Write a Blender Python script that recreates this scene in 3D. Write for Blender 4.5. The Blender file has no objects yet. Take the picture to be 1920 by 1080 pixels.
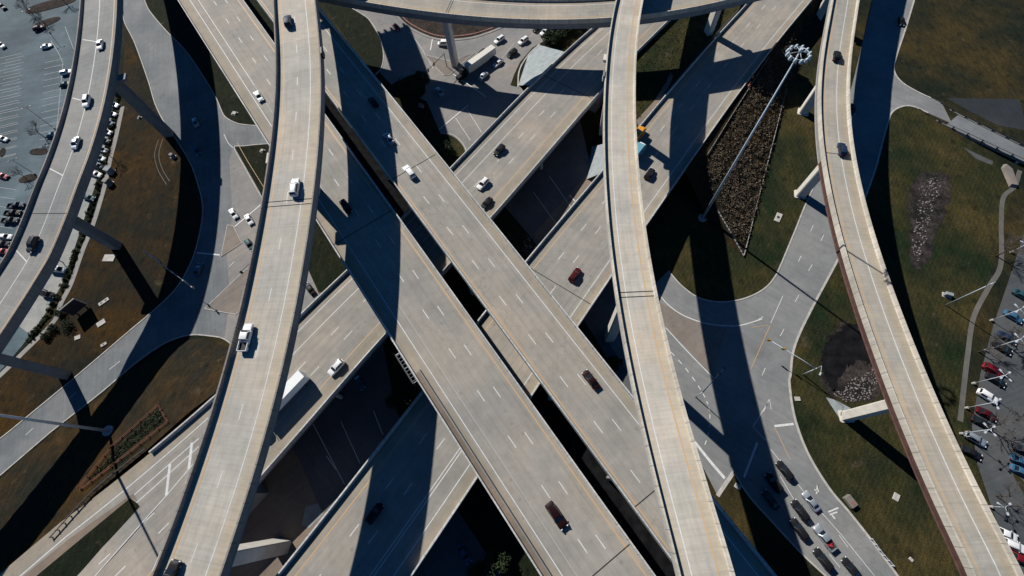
import bpy, bmesh, math, random
import numpy as np
from mathutils import Vector, Matrix
R = math.radians
random.seed(7)
rng = np.random.default_rng(7)
SC = bpy.context.scene
COL = SC.collection

# ------------------------------------------------------------------ camera
FOC, NX, NY, CAMH = 857.0, 1014.0, 925.0, 127.0        # focal length in photo pixels, point straight below the drone, drone height
_d = np.array([NX-960, NY-540, FOC]); _d /= np.linalg.norm(_d)
_up = -_d
_yv = np.array([0, -1.0, 0]); _yv = _yv-_up*(_yv@_up); _yv /= np.linalg.norm(_yv)
_xv = np.cross(_yv, _up)
RW = np.array([_xv, _yv, _up])
cam = bpy.data.objects.new('camera', bpy.data.cameras.new('camera'))
COL.objects.link(cam)
_r, _u, _b = RW@np.array([1, 0, 0.]), RW@np.array([0, -1, 0.]), RW@np.array([0, 0, -1.])
cam.matrix_world = Matrix(((_r[0], _u[0], _b[0], 0), (_r[1], _u[1], _b[1], 0), (_r[2], _u[2], _b[2], CAMH), (0, 0, 0, 1)))
cam.data.sensor_width = 36; cam.data.lens = FOC/1920*36
cam.data.clip_start = 1; cam.data.clip_end = 4000
SC.camera = cam

# ------------------------------------------------------------------ sky, sun, exposure
SUNK = np.array([0.91, -0.93])                          # shadow offset on the ground per metre of height
SUN_EL = math.atan(1/np.hypot(*SUNK))
w = bpy.data.worlds.new('World'); SC.world = w; w.use_nodes = True
nt = w.node_tree; bg = nt.nodes['Background']
sky = nt.nodes.new('ShaderNodeTexSky'); sky.sky_type = 'NISHITA'; sky.sun_disc = False
sky.sun_elevation = SUN_EL
sky.sun_rotation = math.atan2(-SUNK[0], -SUNK[1])
sky.altitude = 200; sky.air_density = 0.6; sky.dust_density = 0.0; sky.ozone_density = 8.0
tint = nt.nodes.new('ShaderNodeMix'); tint.data_type = 'RGBA'; tint.blend_type = 'MULTIPLY'; tint.inputs[0].default_value = 1
tint.inputs[7].default_value = (.42, 1.0, 1.22, 1)                  # a clear, deep winter sky
nt.links.new(sky.outputs[0], tint.inputs[6]); nt.links.new(tint.outputs[2], bg.inputs[0]); bg.inputs[1].default_value = 0.05
sl = bpy.data.lights.new('sun', 'SUN'); sl.energy = 5.0; sl.angle = R(0.5); sl.color = (1.0, 0.965, 0.90)
so = bpy.data.objects.new('sun', sl); COL.objects.link(so)
so.rotation_euler = Vector((SUNK[0], SUNK[1], -1)).to_track_quat('-Z', 'Y').to_euler()
so.location = (-100, 100, 200)
SC.view_settings.view_transform = 'Standard'; SC.view_settings.look = 'None'
SC.view_settings.exposure = 0.25; SC.view_settings.gamma = 1
SC.cycles.diffuse_bounces = 1

# ------------------------------------------------------------------ helpers
def P(px, py, z=0.0):
    """the point of the place seen at a photo pixel, on the level z"""
    v = RW@np.array([px-960, py-540, FOC]); t = (z-CAMH)/v[2]
    return np.array([v[0]*t, v[1]*t, z])
def proj(p):
    v = RW.T@(np.array(p, float)-np.array([0, 0, CAMH]))
    return np.array([960+FOC*v[0]/v[2], 540+FOC*v[1]/v[2]])

class MB:
    def __init__(s): s.v = []; s.f = []; s.m = []; s.uv = []; s.sm = []
    def vert(s, p): s.v.append(tuple(float(c) for c in p)); return len(s.v)-1
    def face(s, idx, m=0, uv=None, sm=False):
        s.f.append(tuple(idx)); s.m.append(m); s.uv.append(uv); s.sm.append(sm)
    def poly(s, pts, m=0, uv=None, sm=False): s.face([s.vert(p) for p in pts], m, uv, sm)
    def box(s, c, size, yaw=0, m=0, pitch=0):
        M = Matrix.Rotation(yaw, 3, 'Z')@Matrix.Rotation(pitch, 3, 'Y')
        hx, hy, hz = size[0]/2, size[1]/2, size[2]/2
        i = [s.vert(Vector(c)+M@Vector((x*hx, y*hy, z*hz))) for x, y, z in
             ((-1,-1,-1),(1,-1,-1),(1,1,-1),(-1,1,-1),(-1,-1,1),(1,-1,1),(1,1,1),(-1,1,1))]
        for q in ((0,3,2,1),(4,5,6,7),(0,1,5,4),(1,2,6,5),(2,3,7,6),(3,0,4,7)): s.face([i[k] for k in q], m)
    def ring_loft(s, rings, m=0, caps=True, sm=False):
        n = len(rings[0]); idx = [[s.vert(p) for p in r] for r in rings]
        for a, b in zip(idx, idx[1:]):
            for k in range(n): s.face((a[k], a[(k+1) % n], b[(k+1) % n], b[k]), m, None, sm)
        if caps: s.face(idx[0][::-1], m); s.face(idx[-1], m)
    def tube(s, pts, r, n=6, m=0, r1=None, sm=True):
        pts = [Vector(p) for p in pts]; rings = []
        for i, p in enumerate(pts):
            d = (pts[min(i+1, len(pts)-1)]-pts[max(i-1, 0)]).normalized()
            a = d.orthogonal().normalized() if abs(d.z) < .95 else Vector((1, 0, 0))
            a = (a-d*a.dot(d)).normalized(); b = d.cross(a)
            rr = r if r1 is None else r+(r1-r)*i/(len(pts)-1)
            rings.append([p+(a*math.cos(t)+b*math.sin(t))*rr for t in [2*math.pi*k/n for k in range(n)]])
        s.ring_loft(rings, m, True, sm)
    def build(s, name, mats, parent=None, loc=(0, 0, 0), rz=0, sharp=None):
        me = bpy.data.meshes.new(name); me.from_pydata(s.v, [], s.f)
        for mt in (mats if isinstance(mats, (list, tuple)) else [mats]): me.materials.append(mt)
        me.polygons.foreach_set('material_index', s.m)
        me.polygons.foreach_set('use_smooth', s.sm)
        if any(u is not None for u in s.uv):
            l = me.uv_layers.new(name='UVMap')
            for p, u in zip(me.polygons, s.uv):
                if u is not None:
                    for li, c in zip(p.loop_indices, u): l.data[li].uv = c
        if sharp: me.set_sharp_from_angle(angle=R(sharp))
        me.update()
        o = bpy.data.objects.new(name, me); COL.objects.link(o)
        o.location = loc; o.rotation_euler = (0, 0, rz)
        if parent is not None: o.parent = parent
        return o
def tag(o, label, cat, group=None):
    o['label'] = label; o['category'] = cat
    if group: o['group'] = group
    return o
def struct(o): o['kind'] = 'structure'; return o
def stuff(o, label, cat): o['kind'] = 'stuff'; return tag(o, label, cat)
def empty(name, loc=(0, 0, 0), rz=0):
    o = bpy.data.objects.new(name, None); COL.objects.link(o); o.location = [float(c) for c in loc]; o.rotation_euler = (0, 0, rz)
    o.empty_display_size = .5
    return o
def copy_tree(o, parent=None):
    c = o.copy(); COL.objects.link(c); c.parent = parent
    for ch in list(o.children): copy_tree(ch, c)
    return c
def chaikin(pts, n=2, closed=True):
    pts = [np.array(p, float) for p in pts]
    for _ in range(n):
        q = []
        m = len(pts) if closed else len(pts)-1
        if not closed: q.append(pts[0])
        for i in range(m):
            a, b = pts[i], pts[(i+1) % len(pts)]
            q += [a*.75+b*.25, a*.25+b*.75]
        if not closed: q.append(pts[-1])
        pts = q
    return pts
def spline(pts, n=8):
    pts = [np.array(p, float) for p in pts]
    if len(pts) < 3: return pts
    e = [2*pts[0]-pts[1]]+pts+[2*pts[-1]-pts[-2]]; out = []
    for i in range(1, len(e)-2):
        for k in range(n):
            t = k/n; a, b, c, d = e[i-1:i+3]
            out.append(.5*((2*b)+(c-a)*t+(2*a-5*b+4*c-d)*t*t+(3*b-a-3*c+d)*t**3))
    out.append(pts[-1]); return out

# ------------------------------------------------------------------ materials
def lin(c): return tuple(c)+(1,) if len(c) == 3 else c
def new_mat(name):
    m = bpy.data.materials.new(name); m.use_nodes = True
    return m, m.node_tree.nodes, m.node_tree.links, m.node_tree.nodes['Principled BSDF']
def plain(name, col, rough=.6, metal=0, coat=0, var=0.0, vs=3.0, emit=None):
    m, N, L, b = new_mat(name)
    b.inputs['Roughness'].default_value = rough; b.inputs['Metallic'].default_value = metal
    b.inputs['Coat Weight'].default_value = coat
    b.inputs['Base Color'].default_value = lin(col)
    if var:
        tc = N.new('ShaderNodeTexCoord'); n = N.new('ShaderNodeTexNoise'); n.inputs['Scale'].default_value = vs; n.inputs['Detail'].default_value = 5
        r = N.new('ShaderNodeValToRGB')
        r.color_ramp.elements[0].color = lin([c*(1-var) for c in col]); r.color_ramp.elements[1].color = lin([min(1, c*(1+var)) for c in col])
        r.color_ramp.elements[0].position = .3; r.color_ramp.elements[1].position = .7
        L.new(tc.outputs['Object'], n.inputs['Vector']); L.new(n.outputs[0], r.inputs[0]); L.new(r.outputs[0], b.inputs['Base Color'])
    return m
def noise(N, L, vec, scale, detail=4, rough=.55, mapscale=None, rot=0):
    n = N.new('ShaderNodeTexNoise'); n.inputs['Scale'].default_value = scale; n.inputs['Detail'].default_value = detail; n.inputs['Roughness'].default_value = rough
    if mapscale is not None or rot:
        mp = N.new('ShaderNodeMapping'); mp.inputs['Scale'].default_value = mapscale or (1, 1, 1); mp.inputs['Rotation'].default_value = (0, 0, rot)
        L.new(vec, mp.inputs['Vector']); vec = mp.outputs[0]
    L.new(vec, n.inputs['Vector']); return n.outputs[0]
def math_n(N, L, op, a, b=None, c=None, clamp=False):
    n = N.new('ShaderNodeMath'); n.operation = op; n.use_clamp = clamp
    for k, x in enumerate((a, b, c)):
        if x is None: continue
        if isinstance(x, (int, float)): n.inputs[k].default_value = x
        else: L.new(x, n.inputs[k])
    return n.outputs[0]
def maprange(N, L, x, a, b, c, d):
    n = N.new('ShaderNodeMapRange'); L.new(x, n.inputs[0])
    for k, v in zip((1, 2, 3, 4), (a, b, c, d)): n.inputs[k].default_value = v
    return n.outputs[0]
def mix(N, L, f, a, b, blend='MIX'):
    n = N.new('ShaderNodeMix'); n.data_type = 'RGBA'; n.blend_type = blend
    if isinstance(f, (int, float)): n.inputs[0].default_value = f
    else: L.new(f, n.inputs[0])
    for k, x in ((6, a), (7, b)):
        if isinstance(x, tuple): n.inputs[k].default_value = lin(x)
        else: L.new(x, n.inputs[k])
    return n.outputs[2]
def pavement(name, col, uv=True, streak='long', rot=0, dirt=.5, joint=0, warm=(.40, .33, .27), lanes=None, edges=None, crack=.5):
    """worn concrete or asphalt: blotches, streaks along or across the traffic, joints, oil bands, speckle"""
    m, N, L, b = new_mat(name)
    tc = N.new('ShaderNodeTexCoord'); obj = tc.outputs['Object']
    if uv: vec = tc.outputs['UV']
    else:
        mp = N.new('ShaderNodeMapping'); mp.inputs['Rotation'].default_value = (0, 0, rot); L.new(obj, mp.inputs['Vector']); vec = mp.outputs[0]
    big = noise(N, L, obj, .045, 6, .6)
    mid = noise(N, L, obj, .5, 6, .65)
    fine = noise(N, L, obj, 5, 3, .7)
    lng = noise(N, L, vec, 1.0, 4, .6, (1.1, .018, 1))
    lng2 = noise(N, L, vec, 1.0, 3, .6, (3.2, .05, 1))
    acr = noise(N, L, vec, 1.0, 4, .7, (.03, 1.6, 1))
    f = maprange(N, L, big, .3, .7, 1-.17*dirt*2, 1+.12*dirt*2)
    g = maprange(N, L, mid, .3, .7, .91, 1.07)
    g2 = maprange(N, L, noise(N, L, obj, .16, 5, .6), .32, .68, .90, 1.07); g = math_n(N, L, 'MULTIPLY', g, g2)
    h = maprange(N, L, fine, .25, .75, .94, 1.05)
    sa = .45 if streak == 'long' else 1.0
    ll = maprange(N, L, lng if streak == 'long' else acr, .3, .7, 1-.16*dirt*2*sa, 1+.10*dirt*2*sa)
    l2 = maprange(N, L, lng2, .35, .7, .975, 1.02)
    k = math_n(N, L, 'MULTIPLY', f, g); k = math_n(N, L, 'MULTIPLY', k, h); k = math_n(N, L, 'MULTIPLY', k, ll); k = math_n(N, L, 'MULTIPLY', k, l2)
    sep = N.new('ShaderNodeSeparateXYZ'); L.new(vec, sep.inputs[0])
    if joint:
        fr = math_n(N, L, 'FRACT', math_n(N, L, 'DIVIDE', sep.outputs[1], joint))
        fr = math_n(N, L, 'ABSOLUTE', math_n(N, L, 'SUBTRACT', fr, .5))
        j = maprange(N, L, fr, .48, .5, 1, .93)
        k = math_n(N, L, 'MULTIPLY', k, j)
        # slab to slab differences
        cell = math_n(N, L, 'FLOOR', math_n(N, L, 'DIVIDE', sep.outputs[1], joint*1.0))
        wn = N.new('ShaderNodeTexWhiteNoise'); wn.noise_dimensions = '1D'; L.new(cell, wn.inputs['W'])
        k = math_n(N, L, 'MULTIPLY', k, maprange(N, L, wn.outputs[0], 0, 1, .95, 1.04))
    if lanes:
        # wheel tracks either side of each lane's middle, and the oil line between them
        wob = maprange(N, L, noise(N, L, obj, .06, 3), 0, 1, -.5, .5)
        uu = math_n(N, L, 'ADD', sep.outputs[0], wob)
        amt = maprange(N, L, noise(N, L, obj, .03, 4), .3, .7, .25, 1.0)
        for c0 in lanes:
            dd = math_n(N, L, 'ABSOLUTE', math_n(N, L, 'SUBTRACT', math_n(N, L, 'ABSOLUTE', math_n(N, L, 'SUBTRACT', uu, c0)), .85))
            tr = maprange(N, L, dd, 0, .55, .12, 0)
            oil = maprange(N, L, math_n(N, L, 'ABSOLUTE', math_n(N, L, 'SUBTRACT', uu, c0)), 0, .4, .06, 0)
            k = math_n(N, L, 'MULTIPLY', k, math_n(N, L, 'SUBTRACT', 1, math_n(N, L, 'MULTIPLY', amt, math_n(N, L, 'MAXIMUM', tr, oil))))
    if crack:
        # sealed cracks and small dark spots
        wv = N.new('ShaderNodeVectorMath'); wv.operation = 'ADD'; L.new(obj, wv.inputs[0])
        nz = N.new('ShaderNodeTexNoise'); nz.inputs['Scale'].default_value = .3; nz.inputs['Detail'].default_value = 4; L.new(obj, nz.inputs['Vector'])
        sc0 = N.new('ShaderNodeVectorMath'); sc0.operation = 'SCALE'; sc0.inputs['Scale'].default_value = 7; L.new(nz.outputs['Color'], sc0.inputs[0]); L.new(sc0.outputs[0], wv.inputs[1])
        vo = N.new('ShaderNodeTexVoronoi'); vo.feature = 'DISTANCE_TO_EDGE'; vo.inputs['Scale'].default_value = .075; L.new(wv.outputs[0], vo.inputs['Vector'])
        ck = maprange(N, L, vo.outputs['Distance'], .0, .012, 1-.32*crack, 1)
        where = maprange(N, L, noise(N, L, obj, .02, 3), .46, .56, 0, 1)
        ck = math_n(N, L, 'MULTIPLY_ADD', math_n(N, L, 'SUBTRACT', ck, 1), where, 1)
        k = math_n(N, L, 'MULTIPLY', k, ck)
        v2 = N.new('ShaderNodeTexVoronoi'); v2.inputs['Scale'].default_value = .22; L.new(obj, v2.inputs['Vector'])
        spot = maprange(N, L, v2.outputs['Distance'], .05, .11, 1-.35*crack, 1)
        k = math_n(N, L, 'MULTIPLY', k, spot)
        # repair patches: slabs a shade lighter or darker
        v3 = N.new('ShaderNodeTexVoronoi'); v3.distance = 'CHEBYCHEV'; v3.inputs['Scale'].default_value = .085; L.new(vec, v3.inputs['Vector'])
        sp3 = N.new('ShaderNodeSeparateColor'); L.new(v3.outputs['Color'], sp3.inputs[0])
        k = math_n(N, L, 'MULTIPLY', k, maprange(N, L, sp3.outputs[0], 0, 1, 1-.07*crack, 1+.06*crack))
    wm = mix(N, L, maprange(N, L, big, .42, .72, 0, .55), lin(col), lin(tuple(c0*w0/.33 for c0, w0 in zip(col, warm))))
    if edges:
        lft = maprange(N, L, sep.outputs[0], edges[0]-1.0, edges[0]+.25, 1, 0); rgt = maprange(N, L, sep.outputs[0], edges[1]-.25, edges[1]+1.0, 0, 1)
        ed = math_n(N, L, 'MULTIPLY', math_n(N, L, 'MAXIMUM', lft, rgt), maprange(N, L, mid, .25, .75, .55, 1))
        wm = mix(N, L, math_n(N, L, 'MULTIPLY', ed, .8), wm, lin(tuple(c*q for c, q in zip(col, (1.02, .88, .70)))))
    sc = N.new('ShaderNodeVectorMath'); sc.operation = 'SCALE'; L.new(wm, sc.inputs[0]); L.new(k, sc.inputs['Scale'])
    L.new(sc.outputs[0], b.inputs['Base Color'])
    b.inputs['Roughness'].default_value = .85; b.inputs['Specular IOR Level'].default_value = .2
    bm_ = N.new('ShaderNodeBump'); bm_.inputs['Strength'].default_value = .25; bm_.inputs['Distance'].default_value = .05
    L.new(fine, bm_.inputs['Height']); L.new(bm_.outputs[0], b.inputs['Normal'])
    return m
def grass(name, cols, scale=.08, bump=.8, rot=0, stripes=0):
    """patchy turf: three colours mixed by noises of several sizes"""
    m, N, L, b = new_mat(name)
    tc = N.new('ShaderNodeTexCoord'); obj = tc.outputs['Object']
    a1 = noise(N, L, obj, scale, 8, .65); a2 = noise(N, L, obj, scale*4.3, 8, .7); a3 = noise(N, L, obj, 2.4, 5, .75); a4 = noise(N, L, obj, .9, 6, .7, (1, .25, 1), R(40))
    c = mix(N, L, maprange(N, L, a1, .40, .62, 0, 1), lin(cols[0]), lin(cols[1]))
    c = mix(N, L, maprange(N, L, a2, .45, .72, 0, .9), c, lin(cols[2]))
    bare = math_n(N, L, 'MULTIPLY', maprange(N, L, noise(N, L, obj, .16, 7, .7), .60, .70, 0, 1), .75)
    c = mix(N, L, bare, c, lin((.075, .058, .040)))
    v4 = N.new('ShaderNodeTexVoronoi'); v4.inputs['Scale'].default_value = .35; L.new(obj, v4.inputs['Vector'])
    sp4 = N.new('ShaderNodeSeparateColor'); L.new(v4.outputs['Color'], sp4.inputs[0])
    tuft = math_n(N, L, 'MULTIPLY', maprange(N, L, v4.outputs['Distance'], .1, .45, 1, 0), maprange(N, L, sp4.outputs[0], .45, .9, 0, .7))
    c = mix(N, L, tuft, c, lin(tuple(q*.5 for q in cols[2])))
    k = math_n(N, L, 'MULTIPLY', maprange(N, L, a3, .25, .75, .45, 1.5), maprange(N, L, a4, .3, .7, .65, 1.35))
    if stripes:
        mp = N.new('ShaderNodeMapping'); mp.inputs['Rotation'].default_value = (0, 0, rot); L.new(obj, mp.inputs['Vector'])
        wv = N.new('ShaderNodeTexWave'); wv.inputs['Scale'].default_value = .28; wv.inputs['Distortion'].default_value = 3; L.new(mp.outputs[0], wv.inputs['Vector'])
        k = math_n(N, L, 'MULTIPLY', k, maprange(N, L, wv.outputs[1], 0, 1, 1-stripes, 1+stripes))
    sc = N.new('ShaderNodeVectorMath'); sc.operation = 'SCALE'; L.new(c, sc.inputs[0]); L.new(k, sc.inputs['Scale'])
    L.new(sc.outputs[0], b.inputs['Base Color']); b.inputs['Roughness'].default_value = 1; b.inputs['Specular IOR Level'].default_value = .1
    bp = N.new('ShaderNodeBump'); bp.inputs['Strength'].default_value = bump; bp.inputs['Distance'].default_value = .4
    L.new(a3, bp.inputs['Height']); L.new(bp.outputs[0], b.inputs['Normal'])
    return m
CONC = (.335, .315, .295)
M = {}
M['low'] = pavement('lower_concrete', (.285, .28, .272), streak='long', dirt=.55, joint=0)
M['road'] = pavement('street_concrete', (.212, .216, .216), uv=False, rot=R(-55), dirt=.6, warm=(.35, .33, .31))
M['road_b'] = pavement('frontage_concrete', (.165, .178, .188), uv=False, rot=R(-20), dirt=.8, warm=(.37, .33, .30))
M['cross'] = pavement('crossing_concrete', (.235, .23, .225), uv=False, rot=R(52), dirt=.6)
M['lot'] = pavement('lot_concrete', (.078, .112, .134), uv=False, rot=R(80), dirt=1.2, warm=(.42, .39, .35))
M['lot_dark'] = pavement('lot_asphalt', (.075, .083, .09), uv=False, rot=R(70), dirt=1.0)
M['trail'] = pavement('trail_concrete', (.12, .118, .11), uv=False, dirt=.9)
M['underpass'] = pavement('underpass_shade_pavement', (.125, .125, .13), uv=False, rot=R(-50), dirt=.7)  # darker than the open streets, deck shade put into the colour
M['pale_lot'] = pavement('pale_lot_concrete', (.30, .31, .30), uv=False, rot=R(70), dirt=.6)
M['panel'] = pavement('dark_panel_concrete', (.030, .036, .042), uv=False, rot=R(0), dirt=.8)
M['gore'] = pavement('gore_concrete', (.20, .178, .16), uv=False, rot=R(50), dirt=.6)
M['walk'] = pavement('walk_concrete', (.27, .265, .255), uv=False, rot=0, dirt=.5)
M['dirt'] = pavement('bare_earth', (.22, .175, .14), uv=False, rot=R(50), dirt=.8)
M['grass'] = grass('turf', ((.012, .017, .011), (.056, .040, .014), (.014, .018, .011)), .035)
M['grass_g'] = grass('green_turf', ((.012, .022, .009), (.066, .050, .017), (.022, .024, .013)), .035, stripes=.10, rot=R(35))
M['grass_b'] = grass('dormant_turf', ((.018, .017, .012), (.058, .030, .007), (.013, .015, .011)), .04)
M['grass_d'] = grass('shade_painted_turf', ((.012, .017, .009), (.020, .021, .010), (.009, .012, .007)), .1)  # darker turf copy with the shade beside the decks painted in
M['mud'] = grass('wet_mud', ((.018, .016, .015), (.062, .050, .045), (.009, .009, .010)), .2)
M['mulch'] = grass('mulch', ((.035, .029, .024), (.06, .045, .038), (.02, .018, .016)), .3)
def parapet(name, col, jt=3.2):
    m, N, L, b = new_mat(name)
    tc = N.new('ShaderNodeTexCoord'); sep = N.new('ShaderNodeSeparateXYZ'); L.new(tc.outputs['UV'], sep.inputs[0])
    fr = math_n(N, L, 'ABSOLUTE', math_n(N, L, 'SUBTRACT', math_n(N, L, 'FRACT', math_n(N, L, 'DIVIDE', sep.outputs[1], jt)), .5))
    k = maprange(N, L, fr, .475, .49, 1, .45)
    wn = N.new('ShaderNodeTexWhiteNoise'); wn.noise_dimensions = '1D'; L.new(math_n(N, L, 'FLOOR', math_n(N, L, 'DIVIDE', sep.outputs[1], jt*3)), wn.inputs['W'])
    k = math_n(N, L, 'MULTIPLY', k, maprange(N, L, wn.outputs[0], 0, 1, .86, 1.08))
    cb = N.new('ShaderNodeCombineXYZ'); L.new(math_n(N, L, 'MULTIPLY', sep.outputs[1], 1.0), cb.inputs[1])
    k = math_n(N, L, 'MULTIPLY', k, maprange(N, L, noise(N, L, cb.outputs[0], 1.1, 6, .8), .35, .65, .72, 1.08))
    k = math_n(N, L, 'MULTIPLY', k, maprange(N, L, noise(N, L, tc.outputs['Object'], .12, 5, .6), .35, .65, .82, 1.08))
    rust = maprange(N, L, noise(N, L, cb.outputs[0], .23, 5, .7), .56, .72, 0, .5)
    c = mix(N, L, rust, lin(col), lin(tuple(x*q for x, q in zip(col, (.85, .68, .5)))))
    sc = N.new('ShaderNodeVectorMath'); sc.operation = 'SCALE'; L.new(c, sc.inputs[0]); L.new(k, sc.inputs['Scale'])
    L.new(sc.outputs[0], b.inputs['Base Color']); b.inputs['Roughness'].default_value = .88
    return m
M['para'] = parapet('parapet_concrete', (.54, .53, .50)); M['para_c'] = parapet('cream_parapet_concrete', (.55, .50, .42)); M['para_d'] = parapet('weathered_parapet_concrete', (.29, .26, .23))
M['pier'] = plain('pier_concrete', (.56, .52, .46), .85, var=.10, vs=.6)
M['girder'] = plain('girder_concrete', (.22, .21, .20), .85, var=.12, vs=.5)
M['steel'] = plain('weathering_steel', (.075, .032, .024), .8, var=.35, vs=.8)
M['slope'] = plain('slope_paving', (.24, .265, .27), .85, var=.18, vs=.5)
M['kerb'] = plain('kerb_concrete', (.40, .375, .345), .85, var=.2, vs=.8)
M['kerb_r'] = plain('red_kerb', (.22, .10, .08), .85, var=.3, vs=.8)
def paint(name, col):
    m, N, L, b = new_mat(name)
    tc = N.new('ShaderNodeTexCoord'); n1 = noise(N, L, tc.outputs['Object'], 1.3, 6, .75)
    c = mix(N, L, maprange(N, L, n1, .35, .75, 0, .6), lin(col), (.30, .29, .28))
    L.new(c, b.inputs['Base Color']); b.inputs['Roughness'].default_value = .7
    return m
M['white'] = paint('white_paint', (.66, .66, .64)); M['white_dim'] = paint('worn_white_paint', (.42, .42, .41)); M['yellow'] = paint('yellow_paint', (.54, .32, .13))
M['joint'] = plain('joint_rubber', (.02, .02, .022), .9)
M['galv'] = plain('galvanised_steel', (.46, .52, .56), .6, metal=.1)
M['wpole'] = plain('white_painted_pole', (.48, .52, .56), .5)
M['dark'] = plain('dark_metal', (.03, .032, .036), .5)
M['lampglass'] = plain('lamp_glass', (.42, .50, .54), .3, coat=.2)
M['trunk'] = plain('bark', (.075, .06, .048), .95, var=.3, vs=4)
M['twig'] = plain('twigs', (.085, .07, .058), .95)
M['rock'] = plain('limestone', (.17, .15, .145), .95, var=.4, vs=.7)
M['rust'] = plain('rusty_mesh', (.20, .075, .05), .9, var=.3)
M['silt'] = plain('silt_fence_cloth', (.34, .34, .33), .9)
def leaf(name, col):
    m, N, L, b = new_mat(name)
    oi = N.new('ShaderNodeNewGeometry')
    c = mix(N, L, maprange(N, L, oi.outputs['Random Per Island'], 0, 1, 0, 1), lin([x*.55 for x in col]), lin([min(1, x*1.5) for x in col]))
    L.new(c, b.inputs['Base Color']); b.inputs['Roughness'].default_value = .9; b.inputs['Specular IOR Level'].default_value = .2
    return m
M['leaf_d'] = leaf('evergreen_leaves', (.028, .042, .018)); M['leaf_h'] = leaf('hedge_leaves', (.03, .042, .022))
M['leaf_dry'] = leaf('dry_brush', (.10, .076, .052)); M['leaf_g'] = leaf('grass_blades', (.05, .055, .02))
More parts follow.
